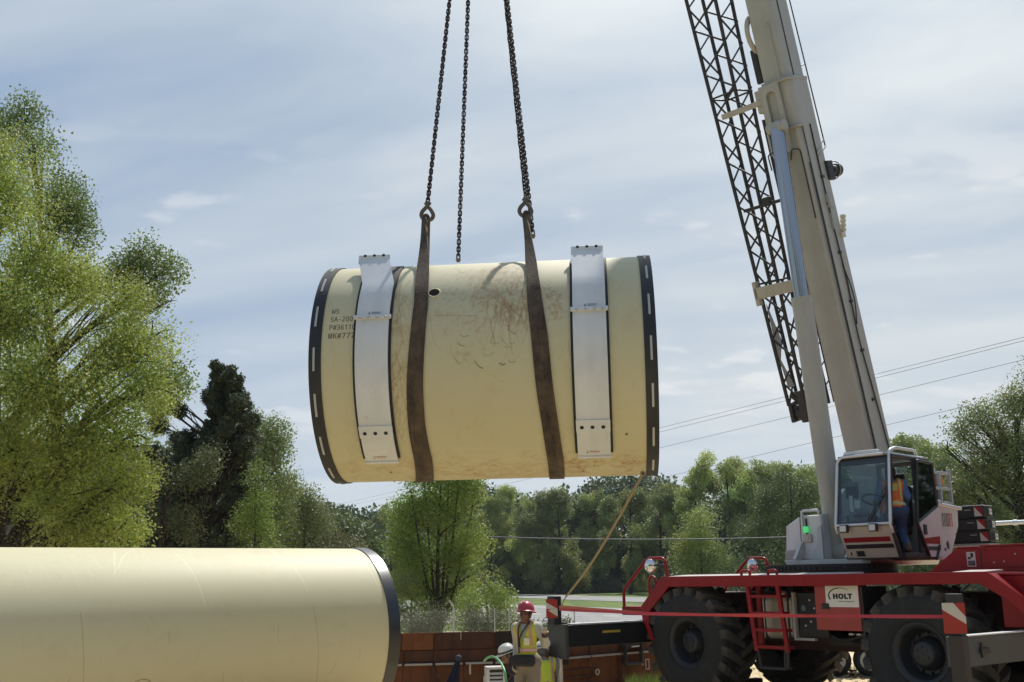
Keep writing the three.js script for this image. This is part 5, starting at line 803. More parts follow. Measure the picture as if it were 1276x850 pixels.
function crown(parent, spots, geos, mat, base, vary, scale) { // spots: positions with a local tint
  geos.forEach((g, k) => {
    const own = spots.filter((_, i) => i % geos.length === k), m = new THREE.InstancedMesh(g, mat, own.length), o = new THREE.Object3D(), c = new THREE.Color();
    own.forEach((p, i) => { o.position.copy(p.p).sub(parent.position); o.rotation.set(rr(0, 6.3), rr(0, 6.3), rr(0, 6.3)); o.scale.setScalar(scale * rr(0.75, 1.25) * (p.k ?? 1)); o.updateMatrix(); m.setMatrixAt(i, o.matrix); const b = rr(1 - vary, 1 + vary), y = rr(-0.12, 0.12); c.setRGB(base[0] * b * (1 + y) * (p.t ? p.t[0] : 1), base[1] * b * (p.t ? p.t[1] : 1), base[2] * b * (1 - y) * (p.t ? p.t[2] : 1)); m.setColorAt(i, c); });
    m.name = k ? `crown_${String(k).padStart(3, '0')}` : 'crown'; m.userData.kind = 'stuff'; m.castShadow = m.receiveShadow = true; parent.add(m);
  });
}
// lobes: [centre, radius (x, y, z)]; fills their outer parts and leaves gaps between sprays
function fill(lobes, per, gap = 0.0, freq = 0.5, shell = 0.45) { // sprays that leave each lobe's middle and thin out past its edge
  const out = [];
  for (const [c, r, tint, dens = 1] of lobes) {
    const R = Math.cbrt(r.x * r.y * r.z), n = Math.max(5, Math.round(per * dens * R * R / 6));
    for (let i = 0; i < n; i++) {
      const d = V(rr(-1, 1), rr(-1, 1), rr(-1, 1)); if (d.lengthSq() > 1 || d.lengthSq() < 0.02) { i--; continue; }
      d.normalize(); const reach = rr(0.5, 1.42), a = V(c.x + d.x * r.x * shell, c.y + d.y * r.y * shell, c.z + d.z * r.z * shell), turn = V(rr(-0.5, 0.5), rr(-0.15, 0.5), rr(-0.5, 0.5)), e = V(c.x + (d.x + turn.x * 0.4) * r.x * reach, c.y + (d.y + turn.y * 0.4) * r.y * reach, c.z + (d.z + turn.z * 0.4) * r.z * reach);
      const tone = rr(0.9, 1.12), tt = tint ? tint.map((v) => v * tone) : [tone, tone, tone];
      for (let k = 0; k < 6; k++) { const t = (k + rnd()) / 6, p = a.clone().lerp(e, t).add(V(rr(-1, 1), rr(-1, 1) - t * t * 0.6, rr(-1, 1)).multiplyScalar(R * 0.2)); if (perlin.noise(p.x * freq, p.y * freq, p.z * freq) + 0.5 * perlin.noise(p.x * freq * 2.7, p.y * freq * 2.7, p.z * freq * 2.7 + 5) < gap - 0.3) continue; out.push({ p, t: tt, k: mix(1.05, 0.5, t * t) }); }
    }
  }
  return out;
}
function limbs(root, top, lobes, r0, n = 2, stems = 1) { // a tapered trunk, limbs to the lobes, twigs inside them
  const g = [], tr = []; const seg = 9, sp = []; const lean = V(rr(-0.3, 0.3), 0, rr(-0.3, 0.3));
  for (let i = 0; i <= seg; i++) { const t = i / seg; sp.push(root.clone().lerp(top, t).add(V(Math.sin(t * 5 + root.x) * 0.05 * r0 * 10, 0, Math.cos(t * 4) * 0.05 * r0 * 8).multiplyScalar(t)).addScaledVector(lean, Math.sin(t * Math.PI) * r0 * 2)); }
  for (let i = 0; i < seg; i++) tr.push(rod(sp[i], sp[i + 1], r0 * mix(1.12, 0.2, Math.pow(i / seg, 0.8)), r0 * mix(1.12, 0.2, Math.pow((i + 1) / seg, 0.8)), 9, true));
  for (const [c, r] of lobes) {
    const H = top.y - root.y, hh = clamp((c.y - root.y - Math.hypot(c.x - root.x, c.z - root.z) * 0.75) / H, 0.12, 0.95), k = hh * seg, i = Math.min(seg - 1, Math.floor(k)), from = sp[i].clone().lerp(sp[i + 1], k - i), rb = r0 * mix(0.5, 0.14, hh), m = from.clone().lerp(c, 0.5).add(V(rr(-0.1, 0.1), rr(0.02, 0.16), rr(-0.1, 0.1)).multiplyScalar(from.distanceTo(c)));
    const cu = new THREE.QuadraticBezierCurve3(from, m, c), q = cu.getPoints(5); for (let j = 0; j < 5; j++) g.push(rod(q[j], q[j + 1], rb * mix(1, 0.35, j / 5), rb * mix(1, 0.35, (j + 1) / 5), 6, true));
    for (let w = 0; w < n * 3; w++) { const d = V(rr(-1, 1), rr(-0.6, 1), rr(-1, 1)).normalize(), e = V(c.x + d.x * r.x * 0.92, c.y + d.y * r.y * 0.92, c.z + d.z * r.z * 0.92), s = q[2 + (w % 4)] ?? c, mm = s.clone().lerp(e, 0.5).add(V(0, 0.12 * r.y, 0)); g.push(rod(s, mm, rb * 0.32, rb * 0.2, 5, true), rod(mm, e, rb * 0.2, rb * 0.07, 5, true)); }
  }
  return [tr, g];
}
function tree({ stems = [], name = 'tree', label, category = 'tree', group = null, root, top, lobes, r0 = 0.2, per = 60, leaf = 'near', mat = 'thin', base, vary = 0.25, gap = 0, freq = 0.5, scale = 1, shell = 0.4, seedN, twigs = 2 }) {
  setSeed(seedN); const t = thing(name, label, category, [root.x, root.y, root.z], 0, group);
  const [tr, lb] = limbs(root, top, lobes, r0, twigs), back = new THREE.Matrix4().makeTranslation(-root.x, -root.y, -root.z);
  part('trunk', tr, barkM, t, { matrix: back }); for (const e of stems) { const m = root.clone().lerp(e, 0.5).add(V((e.x - root.x) * 0.16, 0, 0)), q = new THREE.QuadraticBezierCurve3(root.clone().setY(0.15), m, e).getPoints(7); part('stem', Array.from({ length: 7 }, (_, k) => rod(q[k], q[k + 1], r0 * mix(0.62, 0.12, k / 7), r0 * mix(0.62, 0.12, (k + 1) / 7), 8, true)), barkM, t, { matrix: back }); } if (lb.length) part('limbs', lb, barkM, t, { matrix: back, kind: 'stuff' });
  crown(t, fill(lobes, per, gap, freq, shell), LEAF[leaf], LM[mat], base, vary, scale); return t;
}
// lobes written as spots of the view: [x, y, radius in the same pixels, offset in depth, tint, flatten]
const lobesAt = (d, list) => list.map(([px, py, r, dz = 0, tint, fy = 1, dens = 1]) => { const c = at(px, py, d + dz), R = r * (d + dz) / 1320; return [c, V(R, R * fy, R * 0.95), tint, dens]; });
const footAt = (px, d) => { const p = at(px, 722, d); p.y = 0; return p; };

// the big bright tree at left, the darker one behind it
tree({ label: 'tall bright yellow green broadleaf tree filling the left edge', root: footAt(12, 25), top: at(0, 240, 25.5), r0: 0.26, per: 135, leaf: 'near', mat: 'thin', base: [0.43, 0.49, 0.125], gap: 0.13, freq: 0.85, shell: 0.15, seedN: 101, twigs: 3,
  lobes: lobesAt(25, [[-20, 190, 55, 1.2], [10, 250, 62, 0.6], [-70, 300, 100, 0], [40, 320, 66, -0.6], [95, 350, 48, 0.5], [0, 390, 80, -1.4], [85, 415, 64, -1], [150, 385, 46, 0.4], [160, 440, 50, -0.3], [190, 420, 30, 0.3], [45, 480, 74, -1.8], [125, 500, 62, -1.2], [185, 485, 36, -0.2], [-60, 480, 90, -1], [20, 560, 66, -1.6], [95, 565, 60, -1.6], [160, 545, 44, -0.8], [60, 620, 56, -1.2], [130, 615, 46, -1], [-30, 610, 60, -0.6], [100, 660, 40, -1], [170, 600, 30, -0.6], [10, 640, 34, 1.5], [-30, 670, 40, 1.5], [50, 670, 36, 1.2], [150, 660, 30, -0.4], [30, 600, 40, 2.2]]) });
tree({ label: 'darker green tree rising behind the bright tree, with a bare branched spray to its right', root: footAt(90, 30), top: at(45, 170, 30), r0: 0.24, per: 85, leaf: 'fine', mat: 'mid', base: [0.23, 0.30, 0.095], gap: 0.16, freq: 0.8, shell: 0.3, seedN: 102, scale: 1.15, twigs: 3,
  lobes: lobesAt(30, [[8, 160, 36, 0], [30, 135, 22, 0, , 1, 0.7], [52, 190, 40, 0], [78, 235, 34, 0.4], [92, 262, 22, 0], [60, 270, 44, -0.4], [98, 290, 18, 0], [145, 345, 24, 0.6, , 0.8, 0.4], [178, 318, 24, 0, , 0.85, 0.42], [206, 336, 20, 0, , 0.9, 0.4], [160, 330, 16, 0, , 1, 0.35], [178, 360, 34, 0.2], [205, 378, 18, 0], [190, 425, 36, 0], [210, 455, 24, 0], [150, 450, 44, 0.5], [215, 475, 18, 0.4]]) });
// dark cedar: many short sprays inside a ragged cone with a shoulder
setSeed(1030); const cedarLobes = [[277, 462, 4, 0, undefined, 1, 0.6], [284, 468, 5, 0, undefined, 1, 0.6], [270, 474, 5, 0, undefined, 1, 0.6], [213, 497, 10], [200, 510, 11], [226, 511, 10]];
for (let i = 0; i < 78; i++) { const y = mix(476, 690, Math.pow(rnd(), 0.8)), k = (y - 462) / 228, xl = y < 530 ? mix(270, 240, (y - 476) / 54) : mix(196, 165, clamp((y - 530) / 70, 0, 1)), xr = mix(292, 308, clamp(k * 4, 0, 1)) + rr(-4, 9); cedarLobes.push([rr(xl, xr), y, rr(8, 13) + 9 * k, rr(-1.2, 1.2), undefined, 0.8]); }
for (let i = 0; i < 30; i++) { const y = mix(462, 640, i / 30), side = i % 2 ? 1 : -1, w = mix(10, 32, i / 30) * rr(0.7, 1.3); for (let k = 0; k < 4; k++) cedarLobes.push([279 + side * w * (0.35 + k * 0.28), y - k * 2.2, 6.5 - k * 1.1, rr(-0.4, 0.4), undefined, 0.45, 0.7]); }
tree({ name: 'cedar', label: 'dark pointed cedar between the bright tree and the rounder trees', root: footAt(250, 34), top: at(278, 462, 34), r0: 0.22, per: 1900, leaf: 'needle', mat: 'dull', base: [0.085, 0.108, 0.055], gap: 0.1, freq: 0.9, shell: 0.25, seedN: 103, scale: 1.15,
  lobes: lobesAt(34, cedarLobes) });
tree({ label: 'olive grey brush tree mixed into the cedar foot at left', root: footAt(200, 31), top: at(205, 560, 31), r0: 0.14, per: 90, leaf: 'fine', mat: 'mid', base: [0.17, 0.20, 0.085], gap: 0.22, freq: 1.0, shell: 0.2, seedN: 104, scale: 1.0,
  lobes: lobesAt(31, [[165, 650, 30], [200, 640, 30], [215, 600, 24], [240, 655, 28], [160, 610, 22], [265, 570, 16], [245, 590, 18]]) });
tree({ label: 'rounded light green tree right of the cedar top', root: footAt(325, 42), top: at(330, 540, 42), r0: 0.16, per: 125, leaf: 'fine', mat: 'mid', base: [0.27, 0.325, 0.11], gap: 0.1, freq: 0.8, shell: 0.35, seedN: 105, scale: 1.3,
  lobes: lobesAt(42, [[312, 535, 20], [338, 545, 24], [330, 570, 32], [352, 575, 16], [318, 600, 34], [352, 600, 18], [335, 640, 38]]) });
tree({ name: 'bush', label: 'fresh bright green bush in front of the cedar and the rounded tree', category: 'bush', root: footAt(320, 32), top: at(318, 600, 32), r0: 0.08, per: 150, leaf: 'near', mat: 'thin', base: [0.28, 0.37, 0.085], gap: 0.08, freq: 1.1, shell: 0.3, seedN: 106, scale: 0.85,
  lobes: lobesAt(32, [[318, 598, 18], [326, 630, 20], [312, 650, 26], [332, 668, 20], [345, 690, 20], [310, 690, 24]]) });
tree({ name: 'bush', label: 'grey green feathery bush sloping down towards the pipe at centre left', category: 'bush', root: footAt(382, 44), top: at(375, 615, 44), r0: 0.1, per: 110, leaf: 'fine', mat: 'mid', base: [0.245, 0.285, 0.12], gap: 0.14, freq: 0.9, shell: 0.3, seedN: 107, scale: 1.2,
  lobes: lobesAt(44, [[360, 615, 22], [382, 622, 18], [396, 640, 14], [370, 645, 28], [398, 665, 18], [375, 690, 34], [352, 680, 24]]) });
tree({ name: 'bush', label: 'olive brown budding bush above the end of the ground pipe', category: 'bush', root: footAt(425, 46), top: at(418, 655, 46), r0: 0.08, per: 100, leaf: 'fine', mat: 'mid', base: [0.27, 0.265, 0.125], gap: 0.16, freq: 1.0, shell: 0.3, seedN: 108, scale: 1.05,
  lobes: lobesAt(46, [[412, 655, 18], [428, 668, 18], [444, 684, 14], [420, 690, 26], [440, 705, 20], [400, 690, 20]]) });
// the upright tree under the hanging pipe
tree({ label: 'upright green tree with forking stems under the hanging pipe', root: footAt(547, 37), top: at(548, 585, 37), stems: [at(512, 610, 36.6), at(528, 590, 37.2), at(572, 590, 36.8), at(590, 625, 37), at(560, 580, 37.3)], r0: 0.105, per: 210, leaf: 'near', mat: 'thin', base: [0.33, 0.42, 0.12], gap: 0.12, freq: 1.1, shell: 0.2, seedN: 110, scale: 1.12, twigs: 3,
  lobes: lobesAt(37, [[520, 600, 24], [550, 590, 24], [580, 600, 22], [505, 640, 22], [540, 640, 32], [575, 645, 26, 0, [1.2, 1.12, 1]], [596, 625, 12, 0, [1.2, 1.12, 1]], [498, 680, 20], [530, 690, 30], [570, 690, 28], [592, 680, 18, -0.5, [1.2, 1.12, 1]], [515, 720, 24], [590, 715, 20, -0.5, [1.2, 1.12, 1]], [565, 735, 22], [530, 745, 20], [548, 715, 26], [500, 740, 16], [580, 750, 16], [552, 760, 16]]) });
tree({ name: 'bush', label: 'bright green shrub at the foot of the upright tree, right side', category: 'bush', root: footAt(608, 33), top: at(605, 740, 33), r0: 0.04, per: 130, leaf: 'near', mat: 'thin', base: [0.32, 0.40, 0.10], gap: 0.12, freq: 1.2, shell: 0.2, seedN: 111, scale: 0.9,
  lobes: lobesAt(33, [[590, 745, 16], [612, 740, 16], [628, 748, 12], [600, 765, 20], [580, 775, 16], [640, 762, 8], [625, 775, 14]]) });
tree({ name: 'bush', label: 'pale green shrub beside the black end of the ground pipe', category: 'bush', root: footAt(512, 34), top: at(512, 745, 34), r0: 0.04, per: 110, leaf: 'near', mat: 'thin', base: [0.27, 0.33, 0.115], gap: 0.2, freq: 1.2, shell: 0.2, seedN: 112, scale: 0.85,
  lobes: lobesAt(34, [[502, 735, 15], [520, 760, 16], [505, 775, 16], [535, 780, 12], [495, 755, 14]]) });
tree({ name: 'bush', label: 'thin straw coloured weeds growing along the chain link fence', category: 'weeds', root: footAt(660, 29), top: at(660, 770, 29), r0: 0.015, per: 130, leaf: 'fine', mat: 'mid', base: [0.165, 0.18, 0.09], gap: 0.2, freq: 1.4, shell: 0.1, seedN: 113, scale: 0.7,
  lobes: lobesAt(29, [[560, 780, 14], [600, 786, 14], [640, 784, 14], [668, 780, 13], [690, 786, 12], [530, 786, 12], [575, 776, 12], [620, 776, 12], [655, 776, 10], [515, 780, 12], [545, 772, 10], [590, 772, 10], [700, 782, 10], [720, 786, 9]]) });
// the far wood: single trees, then a dark mass closing the gaps behind them
const far = [
  [452, 645, 150, 30, [0.424, 0.474, 0.167], 'low olive tree at the left end of the far wood'],
  [488, 632, 145, 28, [0.299, 0.333, 0.118], 'dark round tree left of the upright tree'],
  [520, 618, 140, 30, [0.311, 0.347, 0.122], 'dark tree directly behind the upright tree'],
  [612, 606, 140, 34, [0.456, 0.508, 0.179], 'light green tree right of the upright tree'],
  [650, 612, 146, 32, [0.408, 0.455, 0.160], 'mid green tree behind the red hard hat worker'],
  [695, 604, 138, 38, [0.299, 0.333, 0.118], 'broad dark green tree above the worker in the middle of the far wood'],
  [745, 612, 150, 32, [0.424, 0.474, 0.167], 'paler tree set back right of the broad dark one'],
  [785, 606, 135, 32, [0.311, 0.347, 0.122], 'dark tree behind the tan rope'],
  [822, 598, 128, 34, [0.299, 0.333, 0.118], 'dark tree under the right end of the hanging pipe'],
  [866, 584, 124, 34, [0.408, 0.455, 0.160], 'tall tree right of the hanging pipe'],
  [906, 566, 120, 36, [0.441, 0.491, 0.174], 'tallest pointed tree between the pipe and the boom'],
  [950, 574, 118, 36, [0.456, 0.508, 0.179], 'bright topped tree left of the lift cylinder'],
  [1000, 572, 116, 38, [0.424, 0.474, 0.167], 'tree directly behind the lift cylinder'],
  [1050, 566, 112, 38, [0.393, 0.438, 0.155], 'tree behind the crane cab'],
  [1125, 538, 96, 40, [0.362, 0.403, 0.142], 'dark green tree top just right of the boom'],
  [1165, 552, 92, 36, [0.408, 0.455, 0.160], 'olive tree between the boom and the right oak'],
];
far.forEach(([px, py, d, rp, base, label], k) => {
  setSeed(300 + k); const L = [], H = 730 - py; L.push([px, py + rp * 0.45, rp * 0.42]);
  for (let j = 0; j < 15; j++) { const t = (j + 0.5) / 15, w = rp * (0.45 + 0.55 * Math.sin(Math.PI * clamp(0.18 + t * 0.75, 0, 1))); const tn2 = rr(0.92, 1.1); L.push([px + rr(-1, 1) * w, py + rp * 0.4 + t * (H - rp * 0.6), rp * rr(0.34, 0.62), rr(-2.5, 2.5), [tn2, tn2, 1]]); }
  tree({ label, group: 'trees of the far wood', root: footAt(px, d), top: at(px, py + rp * 0.5, d), r0: 0.28, per: 17, leaf: 'far', mat: 'mid', base, gap: 0.12, freq: 0.28, shell: 0.35, seedN: 400 + k, lobes: lobesAt(d, L), scale: 0.92, twigs: 1 });
});
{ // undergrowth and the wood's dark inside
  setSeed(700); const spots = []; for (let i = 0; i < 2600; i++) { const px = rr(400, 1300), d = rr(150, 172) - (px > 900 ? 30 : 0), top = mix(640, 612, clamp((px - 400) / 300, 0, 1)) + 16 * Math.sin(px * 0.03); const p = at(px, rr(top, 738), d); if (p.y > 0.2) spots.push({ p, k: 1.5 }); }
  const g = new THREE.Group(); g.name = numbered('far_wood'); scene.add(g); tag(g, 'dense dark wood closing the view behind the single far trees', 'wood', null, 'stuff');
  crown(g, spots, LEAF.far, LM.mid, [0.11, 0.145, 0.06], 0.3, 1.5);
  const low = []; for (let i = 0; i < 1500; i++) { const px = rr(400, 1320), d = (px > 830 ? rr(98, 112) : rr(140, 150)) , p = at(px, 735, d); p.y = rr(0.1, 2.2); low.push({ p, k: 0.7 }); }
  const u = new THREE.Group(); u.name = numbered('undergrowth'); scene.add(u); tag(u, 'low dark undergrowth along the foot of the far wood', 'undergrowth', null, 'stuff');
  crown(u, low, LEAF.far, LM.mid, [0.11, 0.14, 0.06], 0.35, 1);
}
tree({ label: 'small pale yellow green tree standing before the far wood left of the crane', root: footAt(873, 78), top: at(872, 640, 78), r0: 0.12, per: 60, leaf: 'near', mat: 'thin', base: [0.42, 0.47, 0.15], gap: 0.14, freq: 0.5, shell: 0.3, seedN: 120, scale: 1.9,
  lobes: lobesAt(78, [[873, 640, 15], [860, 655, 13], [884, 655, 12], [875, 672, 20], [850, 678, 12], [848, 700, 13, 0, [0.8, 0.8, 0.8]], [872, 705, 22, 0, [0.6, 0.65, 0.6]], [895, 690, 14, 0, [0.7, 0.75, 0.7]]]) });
// right oak with dark limbs and what grows round it
tree({ label: 'big oak with dark spreading limbs at the right edge', root: footAt(1290, 44), top: at(1262, 520, 44), r0: 0.34, per: 85, leaf: 'fine', mat: 'mid', base: [0.27, 0.31, 0.12], gap: 0.14, freq: 0.7, shell: 0.25, seedN: 130, scale: 1.35, twigs: 4,
  lobes: lobesAt(44, [[1275, 505, 32], [1300, 490, 40], [1240, 520, 24], [1215, 525, 20], [1200, 545, 24], [1250, 555, 34], [1285, 560, 34], [1215, 580, 32], [1180, 560, 16], [1250, 600, 38], [1195, 610, 30], [1285, 620, 36], [1225, 645, 36], [1265, 670, 36], [1190, 650, 30], [1320, 560, 50]]) });
tree({ label: 'green scrubby tree behind the counterweights', root: footAt(1190, 58), top: at(1190, 600, 58), r0: 0.16, per: 80, leaf: 'fine', mat: 'mid', base: [0.215, 0.265, 0.10], gap: 0.1, freq: 0.6, shell: 0.3, seedN: 131, scale: 1.6,
  lobes: lobesAt(58, [[1170, 590, 22], [1200, 600, 28], [1160, 630, 26], [1200, 650, 34], [1240, 640, 34], [1165, 680, 30], [1240, 690, 34], [1280, 680, 34], [1130, 610, 20], [1110, 650, 24], [1110, 690, 24]]) });
tree({ label: 'green tree low behind the crane nose housing', root: footAt(985, 66), top: at(985, 600, 66), r0: 0.15, per: 60, leaf: 'fine', mat: 'mid', base: [0.20, 0.25, 0.10], gap: 0.1, freq: 0.5, shell: 0.3, seedN: 132, scale: 1.7,
  lobes: lobesAt(66, [[985, 600, 22], [960, 620, 22], [1010, 615, 22], [975, 650, 28], [940, 660, 20], [1005, 650, 26], [960, 690, 26], [1000, 690, 30], [930, 695, 20]]) });
{ // mixed thicket closing the gaps behind the cedar and the bushes at left
  setSeed(733); const spots = []; for (let i = 0; i < 1500; i++) { const px = rr(-60, 470), d = rr(50, 62), top = px < 300 ? 560 : mix(575, 668, clamp((px - 300) / 150, 0, 1)); const p = at(px, rr(top, 718), d); if (p.y > 0.1) spots.push({ p, k: 0.8 }); }
  const g = new THREE.Group(); g.name = numbered('thicket'); scene.add(g); tag(g, 'mid green thicket behind the cedar and the bushes at left', 'thicket', null, 'stuff');
  crown(g, spots, LEAF.far, LM.mid, [0.17, 0.21, 0.085], 0.25, 1);
}
{ // the wood that the cab windows mirror, behind and to the right of the photographer
  setSeed(760); const spots = []; for (let i = 0; i < 3000; i++) { const a = rr(-0.8, 2.4), d = rr(46, 58), h = 10 + 3 * Math.sin(a * 9) + 2 * Math.sin(a * 23); spots.push({ p: V(Math.cos(a) * d, rr(0.3, h), Math.sin(a) * d - 4), k: 1.7 }); }
  const g = new THREE.Group(); g.name = numbered('near_wood'); scene.add(g); tag(g, 'wood closing the site behind and right of the photographer', 'wood', null, 'stuff');
  crown(g, spots, LEAF.far, LM.mid, [0.10, 0.13, 0.05], 0.2, 1);
}
{ // grass tufts
  setSeed(800); const blades = []; for (let i = 0; i < 900; i++) { const c = onGround(812, 858); const x = c.x + rr(-0.45, 0.5), z = c.z + rr(-0.3, 0.4), h = rr(0.12, 0.34), a = rr(0, 6.3), b = 0.12 * h; const g = new THREE.BufferGeometry(); const dx = Math.cos(a), dz = Math.sin(a); g.setAttribute('position', new THREE.Float32BufferAttribute([x - dz * 0.006, 0, z + dx * 0.006, x + dz * 0.006, 0, z - dx * 0.006, x + dx * h * 0.4, h, z + dz * h * 0.4], 3)); g.setIndex([0, 1, 2]); blades.push(g); }
  single('grass_tuft', blades, new THREE.MeshPhysicalMaterial({ color: col(0.17, 0.24, 0.045), roughness: 0.8, transmission: 0.4, thickness: 0, side: THREE.DoubleSide }), 'bright green grass tuft growing before the trench box beside the front tyre', 'grass', { kind: 'stuff' });
  const bl2 = []; for (let i = 0; i < 2200; i++) { const q = onGround(rr(905, 1120), rr(832, 870)); if (perlin.noise(q.x * 1.2, q.z * 1.2, 3) < 0.05) continue; const h = rr(0.03, 0.12), a = rr(0, 6.3), g = new THREE.BufferGeometry(), dx = Math.cos(a), dz = Math.sin(a); g.setAttribute('position', new THREE.Float32BufferAttribute([q.x - dz * 0.008, 0, q.z + dx * 0.008, q.x + dz * 0.008, 0, q.z - dx * 0.008, q.x + dx * h * 0.5, h, q.z + dz * h * 0.5], 3)); g.setIndex([0, 1, 2]); bl2.push(g); }
  single('short_grass', bl2, new THREE.MeshPhysicalMaterial({ color: col(0.17, 0.2, 0.06), roughness: 0.8, transmission: 0.4, thickness: 0, side: THREE.DoubleSide }), 'short sparse grass in the gravel under the crane', 'grass', { kind: 'stuff' });
}
// ---------------------------------------------------------------- people
// a body is one smooth-joined field of tapered capsules; own axes: x to the person's left, y up, z ahead
const cap = (p, a, b, ra, rb) => { const bx = b.x - a.x, by = b.y - a.y, bz = b.z - a.z, px = p[0] - a.x, py = p[1] - a.y, pz = p[2] - a.z, t = clamp((px * bx + py * by + pz * bz) / (bx * bx + by * by + bz * bz + 1e-9), 0, 1); return Math.hypot(px - bx * t, py - by * t, pz - bz * t) - mix(ra, rb, t); };
const smin = (a, b, k) => { const h = Math.max(k - Math.abs(a - b), 0) / k; return Math.min(a, b) - h * h * k * 0.25; };
const ell = (x, y, z, cx, cy, cz, rx, ry, rz) => { const a = (x - cx) / rx, b = (y - cy) / ry, c = (z - cz) / rz, k = Math.hypot(a, b, c); return (k - 1) * Math.min(rx, ry, rz); };
const field = (bones, k, grow = 0) => (x, y, z) => { let d = 1e3; const p = [x, y, z]; for (const [a, b, ra, rb, fl = 1] of bones) { if (fl !== 1) { const m = (a.z + b.z) / 2, q = [x, y, m + (z - m) / fl]; d = smin(d, cap(q, a, b, ra + grow, rb + grow), k); } else d = smin(d, cap(p, a, b, ra + grow, rb + grow), k); } return d; };
const boundsOf = (bones, pad) => { const lo = [1e3, 1e3, 1e3], hi = [-1e3, -1e3, -1e3]; for (const [a, b, ra, rb] of bones) for (const [q, r] of [[a, ra], [b, rb]]) ['x', 'y', 'z'].forEach((c, i) => { lo[i] = Math.min(lo[i], q[c] - r - pad); hi[i] = Math.max(hi[i], q[c] + r + pad); }); return [lo, hi]; };
const skinOf = (tone) => std(tone, 0.55);
function headGeo() {
  const f = (x, y, z) => {
    let d = ell(x, y, z, 0, 0.035, -0.012, 0.077, 0.098, 0.096);
    d = smin(d, ell(x, y, z, 0, -0.045, 0.022, 0.056, 0.068, 0.064), 0.035);
    d = smin(d, ell(x, y, z, 0, -0.085, 0.058, 0.026, 0.024, 0.026), 0.03);
    const p = [x, y, z]; d = smin(d, cap(p, V(0, 0.012, 0.084), V(0, -0.03, 0.106), 0.009, 0.0135), 0.014);
    for (const s of [-1, 1]) { d = smin(d, cap(p, V(s * 0.008, 0.026, 0.086), V(s * 0.048, 0.024, 0.066), 0.009, 0.008), 0.014); d = smin(d, ell(x, y, z, s * 0.04, -0.018, 0.06, 0.024, 0.02, 0.018), 0.02); const e = ell(x, y, z, s * 0.031, 0.006, 0.094, 0.017, 0.011, 0.014); d = Math.max(d, -e) ; d = smin(d, ell(x, y, z, s * 0.08, -0.005, -0.012, 0.009, 0.032, 0.02), 0.008); }
    d = smin(d, ell(x, y, z, 0, -0.056, 0.082, 0.024, 0.007, 0.012), 0.008); d = Math.max(d, -ell(x, y, z, 0, -0.0565, 0.097, 0.021, 0.0022, 0.012));
    return d;
  };
  return netMesh(f, [-0.1, -0.125, -0.125], [0.1, 0.145, 0.125], 0.0042);
}
function handGeo(side, curl) { // wrist at the origin, fingers down -y, palm facing +z, thumb to side * +x
  const B = [], add = (pts, r) => { for (let i = 0; i < pts.length - 1; i++) B.push([pts[i], pts[i + 1], r * mix(1, 0.86, i / 3), r * mix(1, 0.86, (i + 1) / 3)]); };
  for (let i = 0; i < 4; i++) B.push([V((i - 1.5) * 0.012, -0.005, 0), V((i - 1.5) * 0.0205, -0.082, 0), 0.016, 0.0125]);
  const len = [0.062, 0.078, 0.084, 0.076];
  for (let i = 0; i < 4; i++) { const x = side * (i - 1.5) * 0.0215 , l = len[i], q = [V(x, -0.084, 0)]; let a = curl * 0.35; for (let j = 0; j < 3; j++) { const s = l * [0.45, 0.31, 0.26][j], b = q[j]; q.push(V(b.x + x * 0.04, b.y - Math.cos(a) * s, b.z + Math.sin(a) * s)); a += curl * (0.75 + 0.1 * i * 0.5); } add(q, 0.0094 - (i === 0 ? 0.001 : 0)); }
  const th = [V(side * 0.028, -0.022, 0.006), V(side * 0.052, -0.05, 0.02), V(side * 0.057, -0.078, 0.03 + 0.012 * curl), V(side * 0.05, -0.1, 0.036 + 0.02 * curl)]; add(th, 0.0112);
  const f = field(B, 0.009), [lo, hi] = boundsOf(B, 0.012); return netMesh(f, lo, hi, 0.0036);
}
const place = (g, o, y, z) => { const yy = y.clone().normalize(), xx = yy.clone().cross(z).normalize(), zz = xx.clone().cross(yy); return g.applyMatrix4(basis(xx, yy, zz, o)); };
